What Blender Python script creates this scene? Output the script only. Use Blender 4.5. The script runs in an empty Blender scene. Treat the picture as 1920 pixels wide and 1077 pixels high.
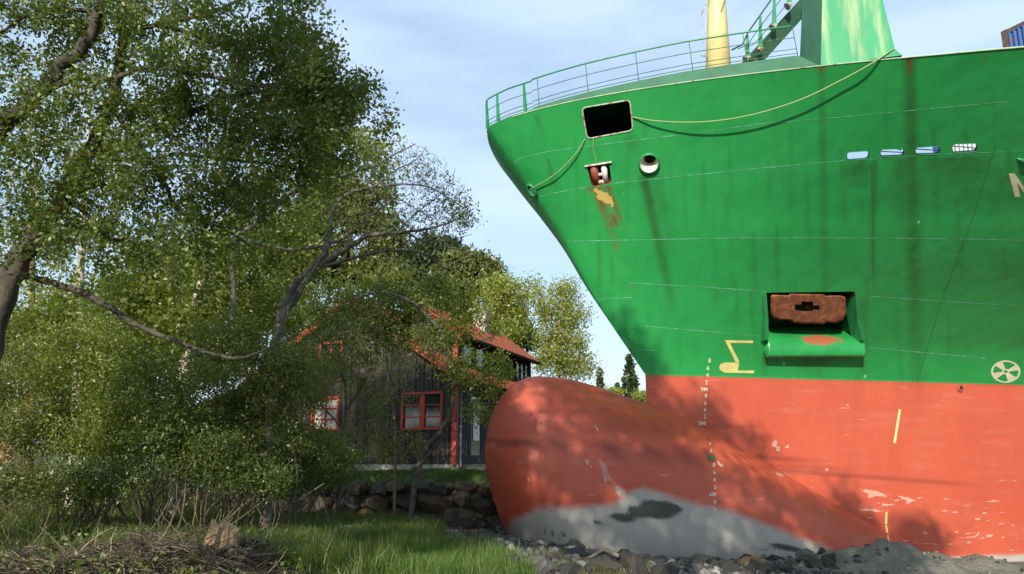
import bpy, bmesh, math, random
import numpy as np
from mathutils import Vector, Matrix, noise
from mathutils.bvhtree import BVHTree
from math import sin, cos, tan, radians, pi, exp, log, sqrt, atan2, hypot

random.seed(7); RNG = np.random.default_rng(7)
SC = bpy.context.scene
COL = SC.collection
# ------------------------------------------------------------------ camera
FPX = 1490.0; PITCH = radians(12.4)
cd = bpy.data.cameras.new('camera'); cam = bpy.data.objects.new('camera', cd); COL.objects.link(cam)
cam.location = (0, 0, 0); cam.rotation_euler = (pi/2 + PITCH, 0, 0)
cd.sensor_width = 36.0; cd.lens = 36.0*FPX/1920.0; cd.clip_start = 0.1; cd.clip_end = 6000
SC.camera = cam
# ------------------------------------------------------------------ sun and sky
SUN_AZ = radians(194)          # compass bearing of the sun (0 = +y, clockwise): behind the camera, to its left
SUN_EL = radians(22)
sund = Vector((sin(SUN_AZ)*cos(SUN_EL), cos(SUN_AZ)*cos(SUN_EL), sin(SUN_EL)))
ld = bpy.data.lights.new('sun', 'SUN'); ld.energy = 4.8; ld.angle = radians(0.53); ld.color = (1.0, 0.93, 0.80)
lo = bpy.data.objects.new('sun', ld); COL.objects.link(lo); lo.rotation_euler = sund.to_track_quat('Z', 'Y').to_euler()
W = bpy.data.worlds.new('World'); SC.world = W; W.use_nodes = True
wn = W.node_tree; wn.nodes.clear()
def WN(t, **k):
    n = wn.nodes.new(t)
    for a, b in k.items(): setattr(n, a, b)
    return n
sky = WN('ShaderNodeTexSky', sky_type='NISHITA', sun_disc=False, sun_elevation=SUN_EL, sun_rotation=SUN_AZ)
sky.altitude = 0; sky.air_density = 1.0; sky.dust_density = 0.6; sky.ozone_density = 1.3
tc = WN('ShaderNodeTexCoord'); mp = WN('ShaderNodeMapping'); mp.inputs['Scale'].default_value = (1.1, 1.1, 4.5)
mp.inputs['Rotation'].default_value = (0.12, 0.1, 0.3)
ns = WN('ShaderNodeTexNoise'); ns.inputs['Scale'].default_value = 1.9; ns.inputs['Detail'].default_value = 7; ns.inputs['Roughness'].default_value = 0.52
rp = WN('ShaderNodeValToRGB'); rp.color_ramp.elements[0].position = 0.36; rp.color_ramp.elements[1].position = 0.66
rp.color_ramp.elements[0].color = (.30, .30, .30, 1); rp.color_ramp.elements[1].color = (.82, .82, .82, 1)
mx = WN('ShaderNodeMix', data_type='RGBA'); mx.inputs[7].default_value = (4.5, 5.7, 7.3, 1)
bg = WN('ShaderNodeBackground'); bg.inputs['Strength'].default_value = 0.15; ow = WN('ShaderNodeOutputWorld')
L = wn.links.new
L(tc.outputs['Generated'], mp.inputs[0]); L(mp.outputs[0], ns.inputs['Vector']); L(ns.outputs['Fac'], rp.inputs[0])
L(rp.outputs[0], mx.inputs[0]); L(sky.outputs[0], mx.inputs[6]); L(mx.outputs[2], bg.inputs[0]); L(bg.outputs[0], ow.inputs[0])
SC.view_settings.view_transform = 'Standard'; SC.view_settings.look = 'None'; SC.view_settings.gamma = 1.0
SC.view_settings.exposure = 0.22
SC.render.engine = 'CYCLES'; SC.cycles.max_bounces = 6; SC.cycles.transparent_max_bounces = 8

# ------------------------------------------------------------------ pixel rays (photo pixels 1920 x 1077)
CP, SP = cos(PITCH), sin(PITCH)
def ray(u, v):
    x = (u-960)/FPX; y = (538.5-v)/FPX
    return Vector((x, CP - y*SP, SP + y*CP))
def at(u, v, Y):                      # the point seen at a pixel, Y metres away along the ground
    r = ray(u, v); return r*(Y/r.y)
def atz(u, v, z):
    r = ray(u, v); return r*(z/r.z)
def project(P):
    P = np.asarray(P, float); y = P[..., 1]*CP + P[..., 2]*SP; up = P[..., 2]*CP - P[..., 1]*SP
    y = np.where(y < 0.05, 0.05, y)
    return 960 + FPX*P[..., 0]/y, 538.5 - FPX*up/y

# ------------------------------------------------------------------ object helpers
def tag(o, label=None, cat=None, group=None, kind=None):
    for k, v in (('label', label), ('category', cat), ('group', group), ('kind', kind)):
        if v: o[k] = v
    return o
def empty(name, loc=(0, 0, 0), rz=0.0, parent=None):
    o = bpy.data.objects.new(name, None); COL.objects.link(o); o.location = loc; o.rotation_euler = (0, 0, rz)
    if parent: o.parent = parent
    return o
def mesh_obj(name, verts, faces, mat, parent=None, smooth=False):
    me = bpy.data.meshes.new(name); me.from_pydata([tuple(v) for v in verts], [], faces); me.materials.append(mat)
    if smooth: me.polygons.foreach_set('use_smooth', [True]*len(me.polygons))
    me.update(); o = bpy.data.objects.new(name, me); COL.objects.link(o)
    if parent: o.parent = parent
    return o
def np_quads(name, V, mat, parent=None, n=4, smooth=False, nb=1):   # V: (k*n,3), k faces of n vertices
    V = np.ascontiguousarray(V, dtype=np.float32); k = len(V)//n
    me = bpy.data.meshes.new(name); me.vertices.add(len(V)); me.vertices.foreach_set('co', V.ravel())
    me.loops.add(k*n); me.loops.foreach_set('vertex_index', np.arange(k*n, dtype=np.int32))
    me.polygons.add(k); me.polygons.foreach_set('loop_start', np.arange(0, k*n, n, dtype=np.int32))
    me.polygons.foreach_set('loop_total', np.full(k, n, dtype=np.int32))
    me.materials.append(mat); me.update(calc_edges=True)
    o = bpy.data.objects.new(name, me); COL.objects.link(o)
    if parent: o.parent = parent
    return o
class MB:
    def __init__(s): s.v = []; s.f = []
    def add(s, vs, fs):
        b = len(s.v); s.v += [tuple(x) for x in vs]; s.f += [tuple(b+i for i in f) for f in fs]
    def box(s, c, d, M=None):
        c = Vector(c); hx, hy, hz = d[0]/2, d[1]/2, d[2]/2
        vs = [Vector((x, y, z)) for x in (-hx, hx) for y in (-hy, hy) for z in (-hz, hz)]
        if M: vs = [M @ v for v in vs]
        s.add([c+v for v in vs], [(0, 1, 3, 2), (4, 6, 7, 5), (0, 4, 5, 1), (2, 3, 7, 6), (0, 2, 6, 4), (1, 5, 7, 3)])
    def tube(s, pts, rad, n=6, caps=True):
        pts = [Vector(p) for p in pts]; m = len(pts)
        if m < 2: return
        rads = rad if hasattr(rad, '__len__') else [rad]*m
        t0 = (pts[1]-pts[0]).normalized(); up = Vector((0, 0, 1)) if abs(t0.z) < .9 else Vector((1, 0, 0))
        x = t0.cross(up).normalized(); vs = []
        for i, p in enumerate(pts):
            t = (pts[min(i+1, m-1)]-pts[max(i-1, 0)])
            t = t.normalized() if t.length > 1e-9 else t0
            x = (x - t*x.dot(t)); x = x.normalized() if x.length > 1e-6 else t.orthogonal().normalized()
            y = t.cross(x)
            for k in range(n):
                a = 2*pi*k/n; vs.append(p + (x*cos(a)+y*sin(a))*rads[i])
        fs = [(i*n+k, i*n+(k+1) % n, (i+1)*n+(k+1) % n, (i+1)*n+k) for i in range(m-1) for k in range(n)]
        if caps: fs += [tuple(range(n))[::-1], tuple((m-1)*n+k for k in range(n))]
        s.add(vs, fs)
    def prism(s, poly, d):               # poly: ordered 3D points, extruded by vector d
        n = len(poly); d = Vector(d); poly = [Vector(p) for p in poly]
        s.add(poly+[p+d for p in poly], [tuple(range(n))[::-1], tuple(range(n, 2*n))] + [(i, (i+1) % n, n+(i+1) % n, n+i) for i in range(n)])
    def build(s, name, mat, parent=None, smooth=False): return mesh_obj(name, s.v, s.f, mat, parent, smooth)

# ------------------------------------------------------------------ materials
def material(name):
    m = bpy.data.materials.new(name); m.use_nodes = True; nt = m.node_tree
    b = nt.nodes['Principled BSDF']; return m, nt, b
class G:                                # small node-graph writer
    def __init__(s, nt): s.nt = nt
    def n(s, t, **k):
        x = s.nt.nodes.new(t)
        for a, b in k.items(): setattr(x, a, b)
        return x
    def l(s, a, b): s.nt.links.new(a, b)
    def val(s, x, inp):
        if hasattr(x, 'is_output') or hasattr(x, 'links'): s.l(x, inp)
        else: inp.default_value = x
    def math(s, op, a, b=0.0, c=None, clamp=False):
        m = s.n('ShaderNodeMath', operation=op, use_clamp=clamp); s.val(a, m.inputs[0]); s.val(b, m.inputs[1])
        if c is not None: s.val(c, m.inputs[2])
        return m.outputs[0]
    def mix(s, f, a, b, mode='MIX'):
        m = s.n('ShaderNodeMix', data_type='RGBA', blend_type=mode); s.val(f, m.inputs[0])
        for x, i in ((a, 6), (b, 7)):
            if isinstance(x, (tuple, list)): m.inputs[i].default_value = (*x[:3], 1)
            else: s.l(x, m.inputs[i])
        return m.outputs[2]
    def noise(s, scale, detail=4, rough=.5, vec=None, mapping=None):
        t = s.n('ShaderNodeTexNoise'); t.inputs['Scale'].default_value = scale; t.inputs['Detail'].default_value = detail; t.inputs['Roughness'].default_value = rough
        if vec is None:
            vec = s.n('ShaderNodeTexCoord').outputs['Object']
        if mapping:
            m = s.n('ShaderNodeMapping'); m.inputs['Scale'].default_value = mapping; s.l(vec, m.inputs[0]); vec = m.outputs[0]
        s.l(vec, t.inputs['Vector']); return t.outputs['Fac']
    def ramp(s, f, lo, hi):
        m = s.n('ShaderNodeMapRange', interpolation_type='SMOOTHSTEP'); s.val(f, m.inputs[0]); m.inputs[1].default_value = lo; m.inputs[2].default_value = hi
        return m.outputs[0]
    def attr(s, name): return s.n('ShaderNodeAttribute', attribute_name=name).outputs['Fac']
    def bump(s, h, strength, dist, b):
        n = s.n('ShaderNodeBump'); n.inputs['Strength'].default_value = strength; n.inputs['Distance'].default_value = dist
        s.l(h, n.inputs['Height']); s.l(n.outputs[0], b.inputs['Normal'])
def simple(name, c1, c2=None, scale=6, rough=.7, metal=0.0, bump=0.0, mapping=None, lo=.35, hi=.65, detail=5):
    m, nt, b = material(name); g = G(nt); c2 = c2 or tuple(x*.72 for x in c1)
    f = g.noise(scale, detail, .6, mapping=mapping)
    g.l(g.mix(g.ramp(f, lo, hi), c1, c2), b.inputs['Base Color']); b.inputs['Roughness'].default_value = rough; b.inputs['Metallic'].default_value = metal
    if bump: g.bump(f, bump, .05, b)
    return m

# ================================================================== THE SHIP
TH = radians(25); S0 = Vector(atz(1210, 703, 2.44)); AX = Vector((cos(TH), sin(TH), 0)); NX = Vector((sin(TH), -cos(TH), 0))
HEEL = .10                               # she lies slightly over, away from the beach
LZ = np.array([-3.4, 0.0, 1.6, 2.44, 2.52, 3.65, 4.95, 6.07, 7.1, 7.9, 8.8])
LS = np.array([0.9, 0.05, 0.0, 0.0, -.065, -.975, -1.939, -2.61, -3.426, -4.159, -4.948])
LC = np.log(np.array([.09, .105, .115, .119, .130, .433, .884, 1.28, 1.516, 1.61, 1.678]))
LK = np.array([.94, .94, .94, .941, .92, .645, .592, .592, .627, .665, .708])
def pchip(x, y, xi):
    h = np.diff(x); d = np.diff(y)/h; m = np.zeros_like(y)
    for i in range(1, len(x)-1):
        if d[i-1]*d[i] > 0:
            w1 = 2*h[i]+h[i-1]; w2 = h[i]+2*h[i-1]; m[i] = (w1+w2)/(w1/d[i-1]+w2/d[i])
    m[0] = d[0]; m[-1] = d[-1]
    xi = np.asarray(xi, float); j = np.clip(np.searchsorted(x, xi)-1, 0, len(x)-2); t = (xi-x[j])/h[j]
    return (2*t**3-3*t**2+1)*y[j]+(t**3-2*t**2+t)*h[j]*m[j]+(-2*t**3+3*t**2)*y[j+1]+(t**3-t**2)*h[j]*m[j+1]
def sheer(s, zl): return .0119*np.maximum(0, 4-s)**1.5*np.clip((zl-2.44)/6.36, 0, 2)
def hull_pts(t, zl, side=1.0, off=0.0, inset=1.0, dz=0.0):
    t = np.asarray(t, float); zl = np.asarray(zl, float); t, zl = np.broadcast_arrays(t, zl)
    s0 = pchip(LZ, LS, zl); c = np.exp(pchip(LZ, LC, zl)); k = pchip(LZ, LK, zl)
    r = c*np.maximum(t, 0)**k; w = r/(1+(r/13.5)**6)**(1/6.)*inset
    s = s0+t; z = zl+sheer(s, zl)+dz+HEEL*w*side
    P = np.empty(t.shape+(3,))
    for i in range(3): P[..., i] = S0[i]*(i < 2) + AX[i]*s + NX[i]*w*side
    P[..., 2] = z
    return P
def hull_param(p):                      # world point on the hull -> (t, zl)
    p = Vector(p); s = (p-S0).dot(AX); zl = p.z
    w = (p-S0).dot(NX)
    for _ in range(8): zl = p.z - HEEL*w - float(sheer(s, zl))
    return s-float(pchip(LZ, LS, np.array([zl]))[0]), zl
tA = np.concatenate([np.linspace(0, 1, 34)**2.2, np.arange(1.06, 17, .06), 17+np.linspace(0.1, 1, 22)**1.6*38])
zA = np.arange(-3.4, 8.81, .0610)
zA = np.linspace(-3.4, 8.8, 201)
NI, NJ = len(tA), len(zA)
def ci(t): return float(np.interp(t, tA, np.arange(NI)))
def cj(z): return float(np.interp(z, zA, np.arange(NJ)))
TT, ZZ = np.meshgrid(tA, zA, indexing='ij')
HP = hull_pts(TT, ZZ)
gv = HP.reshape(-1, 3)
idx = np.arange(NI*NJ).reshape(NI, NJ)
gf = np.stack([idx[:-1, :-1], idx[1:, :-1], idx[1:, 1:], idx[:-1, 1:]], -1)   # face (i,j)
# bulb: sections along the centreline
bs = np.concatenate([-4.86+np.linspace(0, 1, 40)**2*1.9, np.linspace(-2.9, 11, 110)])
def bulb_sec(s):
    zt = pchip(np.array([-4.87, -4.72, -4.42, -4.0, -3.5, -2.8, -1.95, -1.1, 0, 1.2, 3, 6, 9, 11]), np.array([.35, 1.12, 1.72, 2.10, 2.24, 2.22, 2.08, 1.86, 1.58, 1.2, .42, -1.0, -2.4, -3.2]), s)
    zb = pchip(np.array([-4.87, -4.75, -4.5, -4.1, -3.5, -2.5, 0, 11]), np.array([.35, -.35, -1.1, -1.95, -2.8, -3.3, -3.6, -4.2]), s)
    hw = 1.72*np.sqrt(np.clip(1-(np.clip(-2.75-s, 0, 2.12)/2.12)**2, 0, 1))
    hw = hw*(1+.03*np.clip(s, 0, 6)*0)
    return zt, zb, hw
NA = 72
def bulb_grid():
    zt, zb, hw = bulb_sec(bs); ph = np.linspace(0, 2*pi, NA, endpoint=False)
    P = np.empty((len(bs), NA, 3)); zc = (zt+zb)/2; hh = (zt-zb)/2
    cy = np.cos(ph); sy = np.sin(ph)
    for j in range(NA):
        zz = zc+hh*cy[j]; egg = 1 - .10*cy[j]
        ww = hw*np.sign(sy[j])*abs(sy[j])**.92*egg
        for i in range(3): P[:, j, i] = S0[i]*(i < 2)+AX[i]*bs+NX[i]*ww
        P[:, j, 2] = zz
    return P
BP = bulb_grid(); bv = BP.reshape(-1, 3)
bi = np.arange(len(bs)*NA).reshape(len(bs), NA)
bf = np.stack([bi[:-1], bi[1:], np.roll(bi[1:], -1, 1), np.roll(bi[:-1], -1, 1)], -1).reshape(-1, 4)
bf = np.vstack([bf, [[0, k, k+1, k+2] for k in range(1, NA-2, 2)]])
hullT = BVHTree.FromPolygons([tuple(p) for p in gv], [tuple(f) for f in gf.reshape(-1, 4).tolist()])
shipT = BVHTree.FromPolygons([tuple(p) for p in np.vstack([gv, bv])], gf.reshape(-1, 4).tolist()+(bf+len(gv)).tolist())
def shoot(u, v, tree=None, off=.006):
    r = ray(u, v).normalized(); h = (tree or shipT).ray_cast(Vector((0, 0, 0)), r, 90)
    if h[0] is None: return None, None
    n = h[1] if h[1].dot(r) < 0 else -h[1]
    return h[0]+n*off, n

# ---- stains, held as attributes painted on the plating
def blob(U, V, cx, cy, rx, ry, ang=0, p=2.0):
    a = radians(ang); x = (U-cx)*cos(a)+(V-cy)*sin(a); y = -(U-cx)*sin(a)+(V-cy)*cos(a)
    return np.clip(1.35-((np.abs(x)/rx)**p+(np.abs(y)/ry)**p)**(1/p), 0, 1)
def streak(U, V, x0, y0, x1, y1, w0, w1, fade=1.0):
    dx, dy = x1-x0, y1-y0; L2 = dx*dx+dy*dy; t = ((U-x0)*dx+(V-y0)*dy)/L2
    d = np.abs((U-x0)*dy-(V-y0)*dx)/sqrt(L2); tt = np.clip(t, 0, 1); w = w0+(w1-w0)*tt
    return np.clip(1.3-d/w, 0, 1)*(1-fade*tt**1.5)*np.clip(1+np.minimum(t, 0)*25, 0, 1)*np.clip(1-(t-1)*6, 0, 1)*(t > -.04)
def inpoly(U, V, poly, soft=6.0):
    ins = np.zeros(U.shape, bool); dist = np.full(U.shape, 1e9); n = len(poly)
    for i in range(n):
        (x0, y0), (x1, y1) = poly[i], poly[(i+1) % n]
        c = ((y0 > V) != (y1 > V)) & (U < (x1-x0)*(V-y0)/((y1-y0) if y1 != y0 else 1e-9)+x0); ins ^= c
        dx, dy = x1-x0, y1-y0; t = np.clip(((U-x0)*dx+(V-y0)*dy)/(dx*dx+dy*dy), 0, 1)
        dist = np.minimum(dist, np.hypot(U-x0-t*dx, V-y0-t*dy))
    sd = np.where(ins, dist, -dist); return np.clip(.5+sd/(2*soft), 0, 1)
def stain_attrs(me, co):
    U, V = project(co); m = lambda *a: np.maximum.reduce(a)
    rust = m(streak(U, V, 1118, 350, 1168, 500, 15, 13, .75)*.85, streak(U, V, 1140, 350, 1185, 470, 8, 8, .7)*.8, blob(U, V, 1153, 415, 7, 18, -20)*1.0,
             streak(U, V, 1703, 105, 1709, 175, 7, 12, .9)*.8, blob(U, V, 1540, 128, 14, 9)*.7, blob(U, V, 1182, 665, 9, 16, -25)*.9,
             blob(U, V, 1290, 640, 5, 4)*.6, blob(U, V, 1800, 728, 9, 4)*.6, streak(U, V, 1836, 285, 1838, 320, 4, 3)*.6, streak(U, V, 1698, 292, 1701, 330, 3, 3)*.6,
             streak(U, V, 1589, 296, 1589, 312, 3, 2)*.7, blob(U, V, 1438, 580, 10, 34)*.8, streak(U, V, 1104, 350, 1112, 390, 4, 4)*.7)
    rq = np.random.default_rng(12); rr0 = []
    for _ in range(34):
        x = rq.uniform(960, 1900); y = rq.choice([np.interp(x, [946, 1309, 1886], [320, 250, 192]), np.interp(x, [984, 1420, 1920], [379, 316, 283]), 449, np.interp(x, [1182, 1920], [531, 574]), np.interp(x, [939, 1540, 1920], [222, 124, 90])]); l = rq.uniform(15, 70)
        rr0.append(streak(U, V, x, y, x+l*.06, y+l, 3.0, 2.0, .9)*rq.uniform(.35, .75))
    rust = np.maximum(rust, np.maximum.reduce(rr0))
    yel = m(blob(U, V, 1133, 370, 20, 11, 38)*1.0, blob(U, V, 1148, 382, 5, 10)*.8, blob(U, V, 1118, 357, 10, 5)*.8)
    gr = [streak(U, V, 1208, 335, 1258, 560, 12, 10, .6)*.75, streak(U, V, 1232, 330, 1250, 480, 14, 26, .8)*.35, streak(U, V, 1706, 110, 1718, 700, 13, 16, .55)*.62,
          streak(U, V, 1540, 125, 1550, 640, 7, 10, .7)*.4, streak(U, V, 1698, 300, 1700, 460, 30, 30, .8)*.4, streak(U, V, 1800, 295, 1800, 350, 60, 66, .9)*.5,
          streak(U, V, 1610, 305, 1612, 355, 30, 36, .9)*.5, streak(U, V, 1760, 300, 1750, 345, 45, 40, .9)*.45, streak(U, V, 1640, 300, 1636, 520, 5, 9, .7)*.55,
          streak(U, V, 1005, 215, 1020, 260, 5, 5)*.5, streak(U, V, 1028, 300, 1042, 360, 4, 8)*.5, streak(U, V, 1175, 255, 1205, 300, 12, 14)*.3,
          streak(U, V, 1525, 675, 1530, 712, 40, 20)*.45, streak(U, V, 1432, 672, 1436, 708, 6, 6)*.5, streak(U, V, 1618, 672, 1616, 708, 7, 7)*.5,
 streak(U, V, 1882, 330, 1850, 420, 12, 12)*.25, streak(U, V, 1620, 560, 1622, 650, 12, 8, .4)*.35,
          blob(U, V, 1333, 858, 9, 7)*0]
    rs = np.random.default_rng(3)
    for _ in range(46):
        x = rs.uniform(1000, 1915); y = rs.uniform(150, 600); l = rs.uniform(40, 240)
        gr.append(streak(U, V, x, y, x+l*rs.uniform(-.02, .09), y+l, rs.uniform(2, 5), rs.uniform(3, 12), .9)*rs.uniform(.12, .34))
    # long plating dents and scuffs, drawn only as dark colour on the red bottom paint
    for (a, b, c, d, w, k) in ((918, 826, 1480, 862, 5, .75), (1160, 858, 1560, 880, 7, .45), (1000, 795, 1380, 800, 4, .4), (1400, 878, 1780, 906, 5, .55), (1120, 800, 1330, 822, 9, .25), (1460, 955, 1560, 962, 5, .3),
                               (1120, 768, 1180, 790, 8, .3), (935, 836, 1110, 832, 3, .6)):
        gr.append(streak(U, V, a, b, c, d, w, w, .3)*k)
    grime = np.maximum.reduce(gr)
    mud = m(inpoly(U, V, [(960, 975), (1010, 952), (1090, 950), (1150, 946), (1180, 925), (1205, 915), (1240, 925), (1300, 945), (1370, 957), (1440, 985), (1510, 1012), (1575, 1040), (1600, 1080), (930, 1080)], 24),
            inpoly(U, V, [(1900, 1040), (1730, 1045), (1600, 1060), (1600, 1100), (1960, 1100), (1960, 1036)], 10)*.9,
            blob(U, V, 1150, 905, 60, 9, 42)*.55, blob(U, V, 1130, 870, 36, 7, 55)*.5)
    dark = m(inpoly(U, V, [(1105, 980), (1118, 972), (1160, 962), (1205, 940), (1250, 936), (1275, 950), (1290, 965), (1255, 972), (1200, 975), (1160, 982), (1120, 984)], 8),
             blob(U, V, 1470, 1028, 80, 8, 4)*.95, blob(U, V, 1190, 1032, 60, 7, 8)*.8, blob(U, V, 1040, 1000, 45, 5, 10)*.7, blob(U, V, 1020, 985, 10, 2)*.9, blob(U, V, 1100, 1020, 80, 5, 10)*.8)
    scr = []
    for _ in range(60):
        x = rs.uniform(1610, 1915); y = rs.uniform(925, 1045); l = rs.uniform(15, 75)
        scr.append(streak(U, V, x, y, x+l, y+l*rs.uniform(-.02, .16), 1.6, 1.4, .5)*rs.uniform(.4, .95))
    for (x, y, rx, ry) in ((1453, 832, 6, 9), (1459, 842, 5, 7), (1475, 838, 6, 3), (1462, 890, 9, 5), (1550, 880, 6, 3), (1640, 925, 34, 6), (1700, 935, 26, 4), (1472, 982, 6, 6), (1545, 960, 4, 5), (1465, 672, 6, 4), (1470, 682, 3, 5),
                           (1622, 706, 4, 5), (1722, 416, 4, 5), (1168, 362, 3, 4), (1466, 958, 8, 3), (1480, 760, 3, 2), (1350, 870, 9, 5), (1590, 760, 3, 2), (1742, 440, 2, 2), (1560, 1000, 6, 3), (1735, 1000, 8, 4)):
        scr.append(blob(U, V, x, y, rx, ry, 15)*.95)
    for _ in range(40):
        x = rs.uniform(930, 1560); y = rs.uniform(790, 960); scr.append(blob(U, V, x, y, rs.uniform(1, 2.4), rs.uniform(1, 2.2))*.8)
    for _ in range(30):
        x = rs.uniform(1440, 1640); y = rs.uniform(678, 712); scr.append(blob(U, V, x, y, rs.uniform(1, 3), rs.uniform(.8, 2.0))*.8)
    for k in range(9):
        x = 1090+k*13; y = 850+k*12; scr.append(streak(U, V, x, y, x+34, y+52, 2, 2, .2)*.6)
    chip = np.maximum.reduce(scr)
    for nm, arr in (('rust', rust), ('primer', yel), ('grime', grime), ('mud', mud), ('darkmud', dark), ('chip', chip)):
        at_ = me.attributes.new(nm, 'FLOAT', 'POINT'); at_.data.foreach_set('value', np.ascontiguousarray(arr, dtype=np.float32))
def ship_paint():
    m, nt, b = material('ship_paint'); g = G(nt)
    zl = g.attr('level'); tcv = g.n('ShaderNodeTexCoord').outputs['Object']
    big = g.noise(.35, 5, .55); mid = g.noise(2.6, 6, .6); fine = g.noise(14, 6, .65)
    vert = g.noise(3.2, 5, .6, mapping=(1, 1, .08))
    green = g.mix(g.ramp(big, .3, .7), (.016, .285, .062), (.024, .330, .080))
    green = g.mix(g.math('MULTIPLY', g.ramp(vert, .45, .75), .30), green, (.012, .200, .042))
    red = g.mix(g.ramp(big, .35, .65), (.49, .082, .040), (.54, .100, .050))
    red = g.mix(g.math('MULTIPLY', g.ramp(mid, .45, .8), .35), red, (.38, .066, .038))
    hz = g.noise(1.0, 6, .62, mapping=(.5, .5, 4.0)); red = g.mix(g.math('MULTIPLY', g.ramp(hz, .50, .72), .5), red, (.53, .140, .085)); scr_ = g.noise(2.2, 8, .75, mapping=(.35, .35, 6.0))
    red = g.mix(g.ramp(scr_, .635, .665), red, (.62, .30, .22)); red = g.mix(g.math('MULTIPLY', g.ramp(scr_, .38, .33), .6), red, (.26, .045, .030))
    edge = g.math('ADD', zl, g.math('MULTIPLY', g.math('SUBTRACT', fine, .5), .012))
    col = g.mix(g.math('GREATER_THAN', edge, 2.44), red, green)
    gm = g.attr('grime'); gmn = g.math('MULTIPLY', gm, g.math('ADD', .55, g.math('MULTIPLY', vert, .9)))
    col = g.mix(gmn, col, g.mix(g.math('GREATER_THAN', edge, 2.44), (.16, .020, .014), (.020, .062, .014)))
    mfn = g.math('ADD', g.math('MULTIPLY', hz, .55), g.math('MULTIPLY', fine, .45))
    def thr(a, lo, hi, k=.55, nz=mid): return g.ramp(g.math('ADD', g.attr(a), g.math('MULTIPLY', g.math('SUBTRACT', nz, .5), k*2)), lo, hi)
    col = g.mix(g.math('MULTIPLY', thr('rust', .25, .95), .8), col, g.mix(fine, (.20, .075, .025), (.10, .030, .014)))
    col = g.mix(thr('primer', .45, .55, .8, fine), col, g.mix(fine, (.55, .47, .14), (.55, .27, .07)))
    col = g.mix(thr('chip', .52, .62, .85, mfn), col, g.mix(g.math('GREATER_THAN', edge, 2.44), (.60, .33, .25), (.20, .50, .32)))
    col = g.mix(g.math('MULTIPLY', thr('mud', .30, .72, .30, mfn), .95), col, g.mix(mid, (.34, .335, .30), (.46, .45, .40)))
    col = g.mix(g.math('MULTIPLY', thr('darkmud', .36, .74, .34, mfn), .93), col, (.045, .047, .042))
    g.l(col, b.inputs['Base Color'])
    ro = g.math('ADD', .42, g.math('MULTIPLY', mid, .2)); ro = g.math('ADD', ro, g.math('MULTIPLY', g.attr('mud'), .4), clamp=True)
    g.l(ro, b.inputs['Roughness'])
    plate = g.math('ADD', g.noise(.9, 2, .4), g.math('MULTIPLY', g.noise(1.5, 2, .4, mapping=(1.3, 1.3, .45)), .9))
    g.bump(g.math('ADD', g.math('MULTIPLY', plate, 1.0), g.math('MULTIPLY', fine, .02)), .22, .12, b)
    return m
M = {}
M['ship'] = ship_paint()
def painted(name, base, rustc=(.22, .07, .03), amt=.62, rough=.45, bumpv=.15, scale=7):
    m, nt, b = material(name); g = G(nt); f = g.noise(scale, 7, .65); v = g.noise(2.0, 4, .5)
    c = g.mix(g.ramp(v, .3, .7), base, tuple(x*.78 for x in base)); c = g.mix(g.ramp(f, amt, amt+.06), c, rustc)
    g.l(c, b.inputs['Base Color']); b.inputs['Roughness'].default_value = rough; g.bump(f, bumpv, .01, b); return m
M['green_paint'] = painted('green_deck_paint', (.020, .26, .085), rough=.4)
M['dull_green'] = painted('dull_green_paint', (.045, .165, .085), rough=.55, amt=.64)
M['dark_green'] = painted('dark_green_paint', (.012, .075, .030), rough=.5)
M['worn_green'] = None
M['white_paint'] = painted('worn_white_paint', (.72, .68, .60), rough=.5, amt=.60)
M['red_paint'] = painted('roller_red_paint', (.32, .07, .04), rough=.6, amt=.55)
M['yellow_mast'] = painted('yellow_mast_paint', (.82, .68, .30), (.35, .14, .04), amt=.66, rough=.4)
M['mark'] = painted('white_marking_paint', (.78, .74, .52), (.5, .3, .2), amt=.70, rough=.5)
M['mark_yellow'] = painted('yellow_marking_paint', (.80, .68, .26), (.5, .3, .2), amt=.72, rough=.5)
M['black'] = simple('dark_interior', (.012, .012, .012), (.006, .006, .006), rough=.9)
M['rope'] = simple('green_polypropylene_rope', (.22, .36, .12), (.34, .36, .18), scale=60, rough=.8)
M['anchor'] = simple('anchor_rust', (.17, .055, .025), (.34, .12, .035), scale=5, rough=.8, bump=.35, lo=.42, hi=.7, detail=9)
M['rim'] = painted('opening_rim_paint', (.42, .50, .36), (.30, .10, .05), amt=.52, rough=.5)
M['frame_rust'] = simple('container_frame_rust', (.16, .08, .05), (.06, .05, .05), rough=.7)
def seam_mat():
    m, nt, b = material('weld_seam_paint'); g = G(nt); f = g.noise(3.1, 9, .8)
    g.l(g.mix(g.ramp(f, .40, .68), (.055, .31, .115), (.22, .60, .40)), b.inputs['Base Color']); b.inputs['Roughness'].default_value = .5  # pale bits painted in for glints and chipped paint along the bead
    return m
M['seam'] = seam_mat()
def tower_mat():
    m, nt, b = material('tower_paint'); g = G(nt); f = g.noise(6, 8, .7); v = g.noise(1.5, 4, .5, mapping=(1, 1, .25)); e = g.noise(2.2, 5, .6, mapping=(1, 1, .12))
    c = g.mix(g.ramp(v, .3, .7), (.026, .34, .135), (.020, .27, .10)); c = g.mix(g.math('MULTIPLY', g.ramp(e, .50, .68), .75), c, (.36, .46, .24)); c = g.mix(g.ramp(f, .68, .74), c, (.55, .55, .36))  # pale streaks put the plate's light reflection into the paint
    g.l(c, b.inputs['Base Color']); b.inputs['Roughness'].default_value = .34; g.bump(f, .1, .01, b); return m
M['tower'] = tower_mat()

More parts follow.
